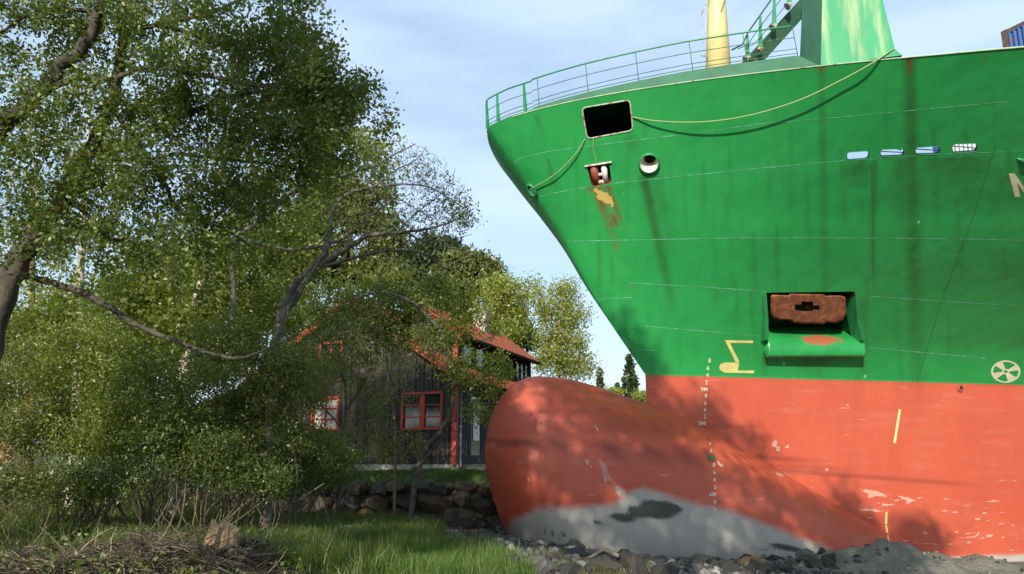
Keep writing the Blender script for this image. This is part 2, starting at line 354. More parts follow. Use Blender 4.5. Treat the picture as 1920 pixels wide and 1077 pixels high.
ship = empty('cargo_ship', (S0.x, S0.y, -2.4)); tag(ship, 'huge green cargo ship with red bottom run aground, its bow beside the shore house', 'ship')
SH = Vector(ship.location)
def to_ship(vs): return [Vector(v)-SH for v in vs]
def ship_mb(mb, name, mat, smooth=False, parent=None):
    off = SH if parent is None else SH
    return mesh_obj(name, [Vector(v)-off for v in mb.v], mb.f, mat, parent or ship, smooth)

# ---- openings in the plating: cells of the grid are re-meshed round each outline
def rrect(c, r=8, n=5):                # corner pixels -> rounded outline
    out = []
    for i in range(4):
        p0, p, p1 = Vector(c[i-1]), Vector(c[i]), Vector(c[(i+1) % 4])
        a = p+(p0-p).normalized()*r; b = p+(p1-p).normalized()*r
        for k in range(n+1):
            t = k/n; out.append(tuple(a*(1-t)**2+p*2*t*(1-t)+b*t*t))
    return out
def ell(cx, cy, rx, ry, n=28, ang=0):
    a = radians(ang); return [(cx+rx*cos(k*2*pi/n)*cos(a)-ry*sin(k*2*pi/n)*sin(a), cy+rx*cos(k*2*pi/n)*sin(a)+ry*sin(k*2*pi/n)*cos(a)) for k in range(n)]
def densify(poly, step=7, closed=True):
    out = []; n = len(poly)
    for i in range(n if closed else n-1):
        p, q = poly[i], poly[(i+1) % n]; k = max(1, int(hypot(q[0]-p[0], q[1]-p[1])/step))
        out += [(p[0]+(q[0]-p[0])*j/k, p[1]+(q[1]-p[1])*j/k) for j in range(k)]
    if not closed: out.append(poly[-1])
    return out
_tt = np.linspace(0, 12, 600); _uu = project(hull_pts(_tt, np.full(600, 8.8)))[0]
def tU(u): return float(np.interp(u, _uu, _tt))
HOLES = {
 'window': rrect([(1091, 203), (1181, 188), (1187, 245), (1101, 261)], 9),
 'lead': rrect([(1100, 312), (1142, 306), (1147, 343), (1110, 350)], 3),
 'eye': ell(1217, 306, 19, 18),
 'port1': rrect([(1587, 286), (1630, 283), (1630, 299), (1589, 302)], 7.5),
 'port2': rrect([(1650, 281), (1696, 279), (1696, 293), (1652, 295)], 7),
 'port3': rrect([(1716, 277), (1763, 274), (1763, 290), (1717, 291)], 7.5),
 'port4': rrect([(1785, 271), (1833, 269), (1833, 285), (1786, 288)], 8),
 'pocket': densify([(1437, 549), (1602, 547), (1606, 560), (1608, 600), (1612, 640), (1618, 650), (1433, 650), (1440, 640), (1440, 600)], 12),
}
from mathutils.geometry import delaunay_2d_cdt
verts = [tuple(p) for p in gv]; params = [(t, z) for t in tA for z in zA]
removed = np.zeros((NI-1, NJ-1), bool); faces = []; outline3d = {}
for hname, poly in HOLES.items():
    pr = []
    for (u, v) in poly:
        p, _ = shoot(u, v, hullT, 0); t, z = hull_param(p); pr.append((ci(t), cj(z)))
    i0, i1 = int(min(p[0] for p in pr))-1, int(max(p[0] for p in pr))+2; j0, j1 = int(min(p[1] for p in pr))-1, int(max(p[1] for p in pr))+2
    removed[i0:i1, j0:j1] = True
    pts = []; keys = []
    def insp(x, y):
        c = False
        for k in range(len(pr)):
            (a, b), (a2, b2) = pr[k], pr[(k+1) % len(pr)]
            if (b > y) != (b2 > y) and x < (a2-a)*(y-b)/(b2-b)+a: c = not c
        return c
    def near(x, y): return min(hypot(x-a, y-b) for a, b in pr) < .35
    for i in range(i0, i1+1):
        for j in range(j0, j1+1):
            edge = i in (i0, i1) or j in (j0, j1)
            if edge or not (insp(i, j) or near(i, j)): pts.append(Vector((i, j))); keys.append(int(idx[i, j]))
    base = len(pts); start = len(verts)
    for (a, b) in pr:
        t = float(np.interp(a, np.arange(NI), tA)); z = float(np.interp(b, np.arange(NJ), zA))
        verts.append(tuple(hull_pts(t, z))); params.append((t, z)); pts.append(Vector((a, b))); keys.append(len(verts)-1)
    n = len(pr); outline3d[hname] = [Vector(verts[start+k]) for k in range(n)]
    eds = [(base+k, base+(k+1) % n) for k in range(n)]
    V2, E2, F2, oV, oE, oF = delaunay_2d_cdt(pts, eds, [], 0, 1e-4)
    m2 = []
    for q, o in zip(V2, oV):
        if o: m2.append(keys[o[0]]); continue
        t = float(np.interp(q.x, np.arange(NI), tA)); z = float(np.interp(q.y, np.arange(NJ), zA))
        verts.append(tuple(hull_pts(t, z))); params.append((t, z)); m2.append(len(verts)-1)
    for f in F2:
        cx = sum(V2[k].x for k in f)/len(f); cy = sum(V2[k].y for k in f)/len(f)
        if not insp(cx, cy): faces.append(tuple(m2[k] for k in f))
keep = gf[~removed].tolist()
hull_faces = [tuple(f) for f in keep]+faces
# starboard side (mirror, coarser) joined into the same hull mesh
ts = tA[::3]; zs = zA[::4]; T2, Z2 = np.meshgrid(ts, zs, indexing='ij'); sp = hull_pts(T2, Z2, -1.0); b0 = len(verts)
verts += [tuple(p) for p in sp.reshape(-1, 3)]; params += [(t, z) for t in ts for z in zs]
i2 = np.arange(len(ts)*len(zs)).reshape(len(ts), len(zs))+b0
hull_faces += [tuple(f) for f in np.stack([i2[:-1, :-1], i2[:-1, 1:], i2[1:, 1:], i2[1:, :-1]], -1).reshape(-1, 4).tolist()]
hull = mesh_obj('hull', [Vector(v)-SH for v in verts], hull_faces, M['ship'], ship, True)
la = hull.data.attributes.new('level', 'FLOAT', 'POINT'); la.data.foreach_set('value', np.array([p[1] for p in params], dtype=np.float32))
stain_attrs(hull.data, np.array(verts))
bulb = mesh_obj('bulbous_bow', [Vector(p)-SH for p in bv], bf.tolist(), M['ship'], ship, True)
la = bulb.data.attributes.new('level', 'FLOAT', 'POINT'); la.data.foreach_set('value', np.zeros(len(bv), dtype=np.float32))
stain_attrs(bulb.data, bv)

# ---- rims and linings of the openings
def offset_loop(loop, inward):         # push a loop along the local hull normal into the ship
    c = sum(loop, Vector())/len(loop); n = Vector((0, 0, 0))
    for k in range(len(loop)): n += (loop[k]-c).cross(loop[(k+1) % len(loop)]-c)
    n.normalize()
    if n.dot(c) > 0: n = -n            # towards the camera side
    return [p-n*inward for p in loop], n, c
def lining(hname, depth, mat, name='opening_lining', back=None):
    lp = outline3d[hname]; inn, n, c = offset_loop(lp, depth); k = len(lp); mb = MB()
    mb.add(lp+inn, [(i, (i+1) % k, k+(i+1) % k, k+i) for i in range(k)]); o = ship_mb(mb, name, mat)
    if back: mb = MB(); mb.add(inn, [tuple(range(k))]); ship_mb(mb, 'opening_back', back, parent=None)
    return lp, inn, n, c
def rim(lp, r, mat, name='opening_rim', n=6):
    mb = MB(); mb.tube(lp+[lp[0]], r, n, caps=False); return ship_mb(mb, name, mat, True)
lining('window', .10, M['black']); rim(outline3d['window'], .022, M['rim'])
for h in ('port1', 'port2', 'port3', 'port4'):
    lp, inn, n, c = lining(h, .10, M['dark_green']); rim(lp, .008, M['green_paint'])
    mb = MB(); xs = sorted(lp, key=lambda p: p.x); d = (xs[-1]-xs[0]); d.z = 0; d.normalize()
    q = c-n*.10+Vector((0, 0, -.02)); mb.tube([q-d*.36, q+d*.36], .014, 6)
    if h != 'port1': ship_mb(mb, 'port_bar', M['rim'])
    if h in ('port2', 'port3'):
        mb = MB(); e_ = c-n*.9+d*.33; mb.box(e_+Vector((0, 0, .35)), (.30, .30, 1.1)); ship_mb(mb, 'dark_port_block', M['black'])  # black box added so the port's right end looks dark inside
    if h == 'port3': mb = MB(); e_ = c-n*.5+Vector((0, 0, .05)); mb.tube([e_-d*.2, e_-d*.1, e_+d*.1, e_+d*.2], [.06, .16, .16, .06], 14); ship_mb(mb, 'deck_roller', M['yellow_mast'], True)
    if h == 'port2': mb = MB(); e_ = c-n*.6; mb.prism([e_-d*.25-Vector((0, 0, .1)), e_+d*.5+Vector((0, 0, .6)), e_+d*.5-Vector((0, 0, .2))], n*-.1); ship_mb(mb, 'deck_bracket', M['frame_rust'])
# eye fairlead: swollen ring with a smaller dark throat
lp, n, c = offset_loop(outline3d['eye'], 0)
ux = Vector((0, 0, 1)).cross(n).normalized(); uy = n.cross(ux).normalized()
def disc(c, n, prof, name, mat, k=32, sx=1, sy=1):
    vs = []; fs = []
    for (r, h, dx, dy) in prof:
        for i in range(k):
            a = 2*pi*i/k; vs.append(c+ux*(r*sx*cos(a)+dx)+uy*(r*sy*sin(a)+dy)+n*h)
    for j in range(len(prof)-1): fs += [(j*k+i, j*k+(i+1) % k, (j+1)*k+(i+1) % k, (j+1)*k+i) for i in range(k)]
    mb = MB(); mb.add(vs, fs); return ship_mb(mb, name, mat, True)
disc(c, n, [(.27, .0, 0, 0), (.285, .05, 0, 0), (.27, .09, 0, 0), (.235, .09, 0, 0)], 'fairlead_ring', M['green_paint'])
disc(c, n, [(.235, .09, 0, 0), (.21, .02, .01, .02), (.18, -.10, .015, .05), (.15, -.22, .02, .08)], 'fairlead_throat', M['white_paint'])
disc(c, n, [(.15, -.22, .02, .08), (.001, -.30, .02, .08)], 'fairlead_mouth', M['black'])
# roller lead below the window
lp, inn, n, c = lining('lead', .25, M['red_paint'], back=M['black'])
ux = Vector((0, 0, 1)).cross(n).normalized()
if ux.x < 0: ux = -ux
uy = ux.cross(n); uy = uy if uy.z > 0 else -uy
mb = MB(); mb.tube([c-ux*.13-uy*.26-n*.1, c-ux*.16+uy*.24-n*.1], [.10, .12], 12); ship_mb(mb, 'roller', M['red_paint'], True)
mb = MB(); mb.tube([c+ux*.13-uy*.24-n*.08, c+ux*.12+uy*.22-n*.08], [.075, .085], 12); ship_mb(mb, 'roller', M['white_paint'], True)
mb = MB(); mb.tube([c-ux*.06-uy*.02-n*.1, c+ux*.09-uy*.02-n*.1], .045, 10); mb.tube([c-ux*.1-uy*.22-n*.08, c+ux*.12-uy*.23-n*.08], .055, 10); ship_mb(mb, 'roller_axle', M['white_paint'], True)
def ribbon(poly, w, off=.006, tree=None, step=6):
    d = densify(poly, step, False); mb = MB(); vs = []
    for i, (x, y) in enumerate(d):
        a, b = d[max(i-1, 0)], d[min(i+1, len(d)-1)]; dx, dy = b[0]-a[0], b[1]-a[1]; l = hypot(dx, dy) or 1; dx, dy = dx/l, dy/l
        p, _ = shoot(x-dy*w/2, y+dx*w/2, tree, off); q, _ = shoot(x+dy*w/2, y-dx*w/2, tree, off)
        if p is None or q is None or (vs and (p-vs[-2]).length > 1.5): continue
        vs += [p, q]
    if len(vs) > 3: mb.add(vs, [(i, i+1, i+3, i+2) for i in range(0, len(vs)-2, 2)])
    return mb
mb = MB(); e0, n0 = shoot(1097, 312, hullT, .03); e1, n1 = shoot(1147, 304, hullT, .03)
mb.tube([e0, e1], .028, 8); ship_mb(mb, 'lead_bar', M['white_paint'])
# ---- weld seams
for poly in ([(946, 323), (974, 297), (1030, 284), (1112, 273), (1309, 249), (1420, 233), (1600, 218), (1700, 208), (1800, 199), (1886, 191)],
             [(984, 379), (1030, 364), (1100, 351)], [(1150, 344), (1197, 339), (1420, 316), (1586, 301)], [(1632, 299), (1715, 292)], [(1766, 289), (1809, 288), (1919, 283)],
             [(1045, 453), (1200, 450), (1400, 446), (1600, 446.5), (1800, 448), (1919, 451)], [(1112, 562), (1185, 558)],
             [(1182, 531), (1300, 537), (1437, 547)], [(1625, 555), (1780, 566), (1919, 574)], [(1210, 612), (1330, 622), (1430, 631)], [(1625, 652), (1740, 662), (1850, 672)], [(1195, 656), (1225, 657)], [(1440, 673), (1600, 673)]):
    ship_mb(ribbon(poly, 1.5, .004, hullT), 'weld_seam', M['seam'])
seam_dark = simple('plate_joint_dark', (.020, .125, .032), (.04, .075, .02), scale=9)
for poly in ([(1866, 275), (1827, 400), (1809, 448), (1766, 563), (1719, 718)], [(1634, 308), (1638, 520)]):
    ship_mb(ribbon(poly, 1.1, .003, hullT), 'plate_joint', seam_dark)
mb = ribbon([(1212, 704), (1640, 714.5), (1919, 722.5)], 1.0, .003, hullT); ship_mb(mb, 'boot_top_line', M['mark_yellow'] if False else simple('boot_top_line', (.30, .16, .06), (.06, .2, .05), scale=8))
# ---- painted marks
def fill_poly(poly, mat, name, off=.006, tree=None):
    d = densify(poly, 8); pts = [Vector(p) for p in d]; xs = [p[0] for p in d]; ys = [p[1] for p in d]
    n = len(d); V2, _, F2, _, _, _ = delaunay_2d_cdt(pts, [(i, (i+1) % n) for i in range(n)], [], 1, 1e-5)
    mb = MB(); vs = [shoot(p.x, p.y, tree, off)[0] for p in V2]
    if any(v is None for v in vs): return
    mb.add(vs, [tuple(f) for f in F2]); ship_mb(mb, name, mat)
def poly_mb(poly, off=.006, tree=None):
    d = densify(poly, 5); n = len(d); V2, _, F2, _, _, _ = delaunay_2d_cdt([Vector(p) for p in d], [(i, (i+1) % n) for i in range(n)], [], 1, 1e-5)
    return [shoot(p.x, p.y, tree, off)[0] for p in V2], [tuple(f) for f in F2]
mb = MB()                              # bulbous bow sign
for pl in ([(1359, 638), (1412, 639), (1412, 643.5), (1366, 643)], [(1359, 638), (1366, 638.5), (1386, 678), (1380, 681)],
           [(1358, 680), (1380, 680), (1386, 681), (1383, 695), (1414, 695), (1413, 700), (1358, 699), (1350, 694), (1348, 689), (1351, 683)]):
    mb.add(*poly_mb(pl))
ship_mb(mb, 'bulb_sign', M['mark_yellow'])
# thruster emblem: ring and four blades
mb = MB(); cx, cy, RX, RY = 1885.5, 697, 27.5, 21
def ring(r0, r1, n=48):
    vs = []
    for i in range(n+1):
        a = 2*pi*i/n
        for r in (r0, r1): vs.append(shoot(cx+RX*r*cos(a), cy+RY*r*sin(a), hullT, .006)[0])
    mb.add(vs, [(i, i+1, i+3, i+2) for i in range(0, 2*n, 2)])
ring(.87, 1.0); ring(.13, .24, 24)
for (a0, a1) in ((-143, -104), (-42, -8), (36, 80), (134, 172)):
    vs = []; k = 8
    for i in range(k+1):
        a = radians(a0+(a1-a0)*i/k)
        am = radians((a0+a1)/2+(a0+(a1-a0)*i/k-(a0+a1)/2)*1.5)
        vs += [shoot(cx+RX*.2*cos(am), cy+RY*.2*sin(am), hullT, .0055)[0], shoot(cx+RX*.9*cos(a), cy+RY*.9*sin(a), hullT, .0055)[0]]
    mb.add(vs, [(i, i+1, i+3, i+2) for i in range(0, 2*k, 2)])
ship_mb(mb, 'thruster_emblem', M['mark'])
ship_mb(ribbon([(1687, 768), (1677, 831)], 4.5, .006), 'frame_mark', M['mark_yellow'])
ship_mb(ribbon([(1662, 960), (1661, 983)], 4, .006), 'frame_mark', M['mark_yellow'])
ship_mb(ribbon([(1661, 985), (1669, 1030)], 3, .006), 'frame_mark', M['mark_yellow'])
def glyph(txt, u, v, h, mat, name, slant=0.0, wx=1.0):
    cu = bpy.data.curves.new('t', 'FONT'); cu.body = txt; cu.align_x = 'RIGHT'; cu.offset = .012
    o = bpy.data.objects.new('t', cu); me = o.to_mesh(); vs = [(x.co.x, x.co.y) for x in me.vertices]; fs = [tuple(p.vertices) for p in me.polygons]; o.to_mesh_clear()
    P = [shoot(u+x*h/.72*wx+slant*y*h, v+h/2-y*h/.72, None, .006)[0] for x, y in vs]
    bpy.data.objects.remove(o); bpy.data.curves.remove(cu)
    if any(p is None for p in P) or not P: return
    mb = MB(); mb.add(P, fs); ship_mb(mb, name, mat)
for t_, u_, v_, h_ in (('8', 1333, 676, 8), ('6', 1330, 690, 8), ('4', 1329, 703, 8), ('2', 1327, 717, 7.5), ('9M', 1327, 730, 7.5), ('8', 1326, 742, 7.5), ('6', 1325, 756, 7.5), ('4', 1324, 769, 7.5), ('2', 1324, 781, 7.5),
                       ('8M', 1323, 794, 7.5), ('4', 1333, 832, 5), ('2', 1335, 845, 6), ('8', 1341, 872, 7.5), ('6', 1342, 886, 7.5), ('4', 1342, 899.5, 7.5), ('2', 1343, 913.5, 7.5), ('6M', 1343, 927, 7.5), ('8', 1343, 941.5, 7.5), ('6', 1343, 955, 7)):
    glyph(t_, u_, v_, h_, M['mark'], 'draft_mark')
mb = MB(); mb.add(*poly_mb([(1891, 325), (1902, 325), (1921, 352), (1945, 382), (1945, 370), (1921, 338), (1921, 338), (1905, 325)][:3]+[(1935, 372), (1932, 372)][:0]+[(1919.5, 349), (1919.5, 362), (1907, 343), (1913, 369), (1903, 370)], tree=hullT))
ship_mb(mb, 'name_letter', M['mark'])
# green scraped plate patch over the draft marks
mb = MB(); mb.add(*poly_mb([(1324, 854), (1338, 853), (1343, 862), (1336, 866), (1328, 864)], off=.004)); ship_mb(mb, 'paint_patch', simple('dark_green_patch', (.05, .11, .03)))
# eye plate on the stem edge, drain boss, lug by the name
def boss(u, v, r, h, mat, name, tree=None):
    p, n_ = shoot(u, v, tree, 0); mb = MB(); mb.tube([p-n_*.02, p+n_*h*.5, p+n_*h], [r, r, r*.8], 16); ship_mb(mb, name, mat, False); return p, n_
p, n_ = boss(1800, 729, .13, .05, M['red_paint'], 'drain_boss'); mb = MB(); mb.tube([p+n_*.04+Vector((0, 0, .03)), p+n_*.055+Vector((0, 0, .03))], .06, 12); ship_mb(mb, 'drain_hole', M['black'])
mb = MB(); a_, na = shoot(1906, 297, hullT, .0); b_ = Vector(hull_pts(*[x for x in hull_param(a_+AX*1.3)])); mb.tube([a_, a_+AX*.25+na*.07, a_+AX*.6+na*.10, b_+na*.08], [.01, .07, .09, .09], 12); ship_mb(mb, 'rubbing_bar', M['green_paint'], True)
p, n_ = next(q for q in (shoot(972+k, 356, hullT, 0) for k in range(3, 60, 3)) if q[0] is not None); ux = Vector((0, 0, 1)).cross(n_).normalized(); uy = n_.cross(ux)
disc(p, n_, [(.13, 0, 0, 0), (.15, .05, 0, 0), (.13, .09, 0, 0), (.10, .09, 0, 0), (.085, .01, 0, 0)], 'stem_fairlead', M['green_paint'], 24, 1, 1.5)
disc(p, n_, [(.10, .02, 0, 0), (.001, .02, 0, 0)], 'fairlead_mouth', M['white_paint'], 24, 1, 1.5)

# ---- anchor pocket
lp = outline3d['pocket']; c = sum(lp, Vector())/len(lp)
P0, N0 = shoot(1520, 600, hullT, 0)
px = Vector((AX.x, AX.y, 0)); px = (px-N0*px.dot(N0)).normalized(); pz = px.cross(N0).normalized(); pz = pz if pz.z > 0 else -pz
pn = Vector((N0.x, N0.y, 0)).normalized()      # horizontal outward
def pk(u, v, d=0.0):                    # pixel -> point on the pocket's reference plane, pushed in by d
    r = ray(u, v); t = (P0-N0*d).dot(N0)/r.dot(N0); return r*t
mb = MB()                               # recess: roof, back and two cheeks
D = 1.0
def hp(u, v): return shoot(u, v, hullT, 0)[0]
tl, tr, bl, br = hp(1437, 549), hp(1602, 547), hp(1433, 650), hp(1618, 650)
back = [p-pn*1.3+Vector((0, 0, .25)) for p in (tl, tr)]+[p-pn*1.3 for p in (br, bl)]
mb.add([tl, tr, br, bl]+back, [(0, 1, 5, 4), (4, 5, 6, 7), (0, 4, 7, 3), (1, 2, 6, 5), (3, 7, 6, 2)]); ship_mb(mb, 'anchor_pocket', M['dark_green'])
# cheeks: shallow swept side plates standing proud of the hull at the bottom
lipm = M['lip'] = None
def lip_mat():
    m, nt, b = material('anchor_lip_paint'); g = G(nt); f = g.noise(5, 8, .7); at2 = g.attr('rust')
    c = g.mix(g.ramp(g.noise(1.5, 3, .5), .3, .7), (.024, .30, .075), (.018, .23, .055))
    c = g.mix(g.ramp(g.math('ADD', at2, g.math('MULTIPLY', g.math('SUBTRACT', f, .5), .9)), .5, .75), c, g.mix(f, (.42, .10, .05), (.28, .12, .05)))
    g.l(c, b.inputs['Base Color']); b.inputs['Roughness'].default_value = .30; return m
# lip: a horizontal rolled bolster; profile in (out, up) swept from left to right
NL = 40; prof = []
b0l, b0r = hp(1436, 672), hp(1619, 672)
def swept(frac_w, out, up):
    return None
rows = []
topy = 585; 
profile = [(-.75, .62), (-.5, .50), (-.28, .37), (-.10, .26), (.02, .15), (.09, .04), (.12, -.08), (.12, -.22), (.11, -.36), (.08, -.42), (-.04, -.44)]
base_l, base_r = hp(1436, 643), hp(1618, 643)
hn = pn
vs = []
for k in range(NL+1):
    f = k/NL; q = base_l.lerp(base_r, f)
    hq = shoot(1436+182*f, 643, hullT, 0)[0]
    e = min(f, 1-f)*NL/3.0; fl = min(1.0, .0+e) if e < 1 else 1.0
    for (o_, u_) in profile:
        vs.append(hq+hn*o_+Vector((0, 0, u_)))
n_ = len(profile)
fs = [(k*n_+i, (k+1)*n_+i, (k+1)*n_+i+1, k*n_+i+1) for k in range(NL) for i in range(n_-1)]
fs += [tuple(range(n_)), tuple(NL*n_+i for i in range(n_))[::-1]]
mb = MB(); mb.add(vs, fs); lip = ship_mb(mb, 'anchor_lip', lip_mat(), True)
la = lip.data.attributes.new('rust', 'FLOAT', 'POINT')
la.data.foreach_set('value', np.array([max(0, 1-abs((i//n_)/NL-.55)/.46)*1.25*max(0, 1-abs((i % n_)-4.6)/3.2) for i in range(len(vs))], dtype=np.float32))
for (xa, sgn, nm) in ((1437, 1, 'l'), (1603, -1, 'r')):   # cheek gussets
    mb = MB(); u0 = xa
    e0 = hp(u0, 556)+hn*.02; e1 = hp(u0-sgn*0, 600)+hn*.10; e2 = hp(u0-sgn*4, 640)+hn*.22+Vector((0, 0, .0)); e3 = hp(u0-sgn*4, 645)-hn*.2; e4 = hp(u0, 556)-hn*.5
    w = px*(.13*sgn)
    mb.prism([e0, e1, e2, e3, e4], -w); ship_mb(mb, 'pocket_cheek', M['green_paint'])
# the anchor itself, stowed in the pocket
anc = empty('anchor', tuple(P0)); tag(anc, 'rusty brown ship anchor head stowed in its pocket above the red bottom paint', 'anchor')
def anc_pt(u, v, d): return pk(u, v, d)-P0
out = densify([(1445, 556), (1448, 553), (1478, 554), (1483, 551), (1545, 551.5), (1548, 555), (1562, 554), (1578, 554), (1585, 558), (1586, 570), (1586, 590), (1580, 600), (1566, 606), (1552, 604), (1543, 608), (1490, 606), (1480, 600), (1462, 600), (1450, 596), (1445, 585)], 9)
hole = [(1490, 571), (1502, 571), (1503, 566), (1524, 566), (1525, 573), (1537, 573), (1537, 581), (1525, 581), (1524, 583), (1505, 584), (1490, 581)]
def plate(outl, holes, d0, d1, bev=.04):
    pts = [Vector(p) for p in outl]; eds = [(i, (i+1) % len(outl)) for i in range(len(outl))]; b = len(pts)
    for h in holes:
        eds += [(len(pts)+i, len(pts)+(i+1) % len(h)) for i in range(len(h))]; pts += [Vector(p) for p in h]
    V2, E2, F2, oV, _, _ = delaunay_2d_cdt(pts, eds, [], 1, 1e-5)
    def inh(x, y):
        for h in holes:
            c_ = False
            for k in range(len(h)):
                (a, b_), (a2, b2) = h[k], h[(k+1) % len(h)]
                if (b_ > y) != (b2 > y) and x < (a2-a)*(y-b_)/(b2-b_)+a: c_ = not c_
            if c_: return True
        return False
    F = [f for f in F2 if not inh(sum(V2[k].x for k in f)/3, sum(V2[k].y for k in f)/3)]
    cxm = sum(p[0] for p in outl)/len(outl); cym = sum(p[1] for p in outl)/len(outl)
    front = []
    for p in V2:
        isout = any(abs(p.x-q[0])+abs(p.y-q[1]) < .01 for q in outl)
        q = (p.x+(cxm-p.x)*.05, p.y+(cym-p.y)*.10) if isout else (p.x, p.y)
        front.append(anc_pt(q[0], q[1], d0))
    mb = MB(); mb.add(front, [tuple(f) for f in F])
    lo = outl; n = len(lo)
    r0 = [anc_pt(p[0]+(cxm-p[0])*.05, p[1]+(cym-p[1])*.10, d0) for p in lo]; r1 = [anc_pt(p[0], p[1], d0+bev) for p in lo]; r2 = [anc_pt(p[0], p[1], d1) for p in lo]
    mb.add(r0+r1+r2, [(i, (i+1) % n, n+(i+1) % n, n+i) for i in range(n)]+[(n+i, n+(i+1) % n, 2*n+(i+1) % n, 2*n+i) for i in range(n)])
    for h in holes:
        n = len(h); mb.add([anc_pt(*p, d0) for p in h]+[anc_pt(*p, d1) for p in h], [(i, n+i, n+(i+1) % n, (i+1) % n) for i in range(n)])
    return mb
plate(out, [hole], .0, .30).build('anchor_crown', M['anchor'], anc)
for (xa, xb) in ((1447, 1480), (1550, 1584)):
    mb = MB(); q0, q1 = anc_pt((xa+xb)/2, 578, .25), anc_pt((xa+xb)/2, 572, .9); mb.tube([q0, q1], [.26, .12], 10); mb.build('fluke', M['anchor'], anc, True)
mb = MB(); mb.tube([anc_pt(1514, 575, .35), anc_pt(1514, 570, 1.2)], .12, 10); mb.build('shank', M['anchor'], anc, True)

# ---- forecastle deck, bulkhead and main deck (closed top so the window stays dark)
def half(t0, t1, n, zl, inset=.999, side=1):
    t = np.linspace(t0, t1, n); return [Vector(p) for p in hull_pts(t, np.full(n, zl), side, inset=inset)]
mb = MB(); tq = np.concatenate([np.linspace(0, 1, 16)**2, np.linspace(1.2, tU(1552), 20)]); A_ = [Vector(p) for p in hull_pts(tq, np.full(len(tq), 8.78), 1, inset=.999)]; B_ = [Vector(p) for p in hull_pts(tq, np.full(len(tq), 8.78), -1, inset=.999)]
n_ = len(tq); mb.add(A_+B_, [(i, i+1, n_+i+1, n_+i) for i in range(n_-1)]); ship_mb(mb, 'forecastle_deck', M['dark_green'])
sB = tU(1552)+float(pchip(LZ, LS, np.array([8.78]))[0]); zq = np.linspace(6.5, 8.76, 8); tb = sB-pchip(LZ, LS, zq); mb = MB()
A_ = [Vector(p) for p in hull_pts(tb, zq, 1, inset=.995)]; B_ = [Vector(p) for p in hull_pts(tb, zq, -1, inset=.995)]
mb.add(A_+B_, [(i, i+1, 9+i, 8+i) for i in range(7)]); ship_mb(mb, 'bulkhead', M['dark_green'])
mb = MB(); A_ = half(3.0, 50, 40, 6.8, .99); B_ = half(3.0, 50, 40, 6.8, .99, -1); mb.add(A_+B_, [(i, i+1, 41+i, 40+i) for i in range(39)]); ship_mb(mb, 'main_deck', M['dark_green'])

# ---- bulwark top strake (leans inboard) with its rail
def topedge(u):                          # photo pixel of the strake's upper edge
    return np.interp(u, [935, 965, 1010, 1086, 1197, 1297, 1400, 1511], [224, 212, 199, 176, 152, 130, 112, 93])
tt = np.concatenate([np.linspace(0, 1, 40)**2*1.0, np.linspace(1.05, tU(1509), 60)]); Lw = hull_pts(tt, np.full(len(tt), 8.8)); U_, V_ = project(Lw)
hgt = np.interp(U_, [940, 1000, 1100, 1300, 1500], [.03, .10, .20, .36, .42]); hgt[:34] = np.minimum(hgt[:34], .05)
up = [Vector(p)-NX*float(h)*.45+Vector((0, 0, float(h))) for p, h in zip(Lw, hgt)]; low = [Vector(p) for p in Lw]
mb = MB(); n_ = len(tt); inn = [p-NX*.03-Vector((0, 0, .04)) for p in up]
mb.add(low+up+inn, [(i, i+1, n_+i+1, n_+i) for i in range(n_-1)]+[(n_+i, n_+i+1, 2*n_+i+1, 2*n_+i) for i in range(n_-1)])
e = [low[-1], up[-1], Vector(hull_pts(tU(1540), 8.8))-NX*.02]; mb.add(e, [(0, 1, 2)]); ship_mb(mb, 'bulwark_strake', M['dull_green'])  # greyer green: the strake's sky-facing light is put into its paint
mb = MB(); te_ = np.linspace(.35, tU(1692), 70); mb.tube([Vector(p) for p in hull_pts(te_, np.full(70, 8.8))], .014, 5)
edge_m = painted('worn_edge_paint', (.50, .66, .44), (.28, .12, .05), amt=.60, rough=.4, scale=3); ship_mb(mb, 'knuckle_edge', edge_m)
mb = MB(); tr_ = np.linspace(tU(1690), 12, 30); mb.tube([Vector(p) for p in hull_pts(tr_, np.full(30, 8.8))], .02, 6); mb.tube([Vector(p) for p in hull_pts(np.linspace(12, 45, 30), np.full(30, 8.8))], .03, 6); ship_mb(mb, 'bulwark_cap', edge_m)
# railing along the strake, a little of it round the bow
rail = empty('railing', (0, 0, 0), parent=ship)
stb = [Vector(p)+Vector((0, 0, .03)) for p in hull_pts(tt[:16:1], np.full(16, 8.8), -1)][::-1]
path = stb[:-1]+up; 
HR = .86
def lean(p): return p
def rail_mb(mb, name, mat, smooth=True): return mesh_obj(name, [Vector(v)-SH for v in mb.v], mb.f, mat, rail, smooth)
ln = -NX*.10
for fr, r_, nm in ((1.0, .021, 'top_rail'), (.60, .010, 'lower_rail'), (.22, .010, 'lower_rail'), (.07, .010, 'lower_rail')):
    mb = MB(); mb.tube([p+Vector((0, 0, HR*fr))+ln*fr for p in path], r_, 6); rail_mb(mb, nm, M['green_paint'] if fr == 1 else M['dull_green'])
Uu, _ = project(np.array([tuple(p) for p in up]))
for u_ in (1010, 1101, 1197, 1297, 1400, 1508):
    k = int(np.abs(Uu-u_).argmin()); mb = MB(); mb.tube([up[k], up[k]+Vector((0, 0, HR))+ln], .011, 5); rail_mb(mb, 'rail_post', M['dull_green'])
for q in (path[9], up[14], up[30]):
    mb = MB(); d = AX*.12; mb.prism([q-d*.5, q+d*.5, q+Vector((0, 0, HR))+ln+d*.25, q+Vector((0, 0, HR))+ln-d*.25], NX*.015); rail_mb(mb, 'stanchion_plate', M['green_paint'], False)

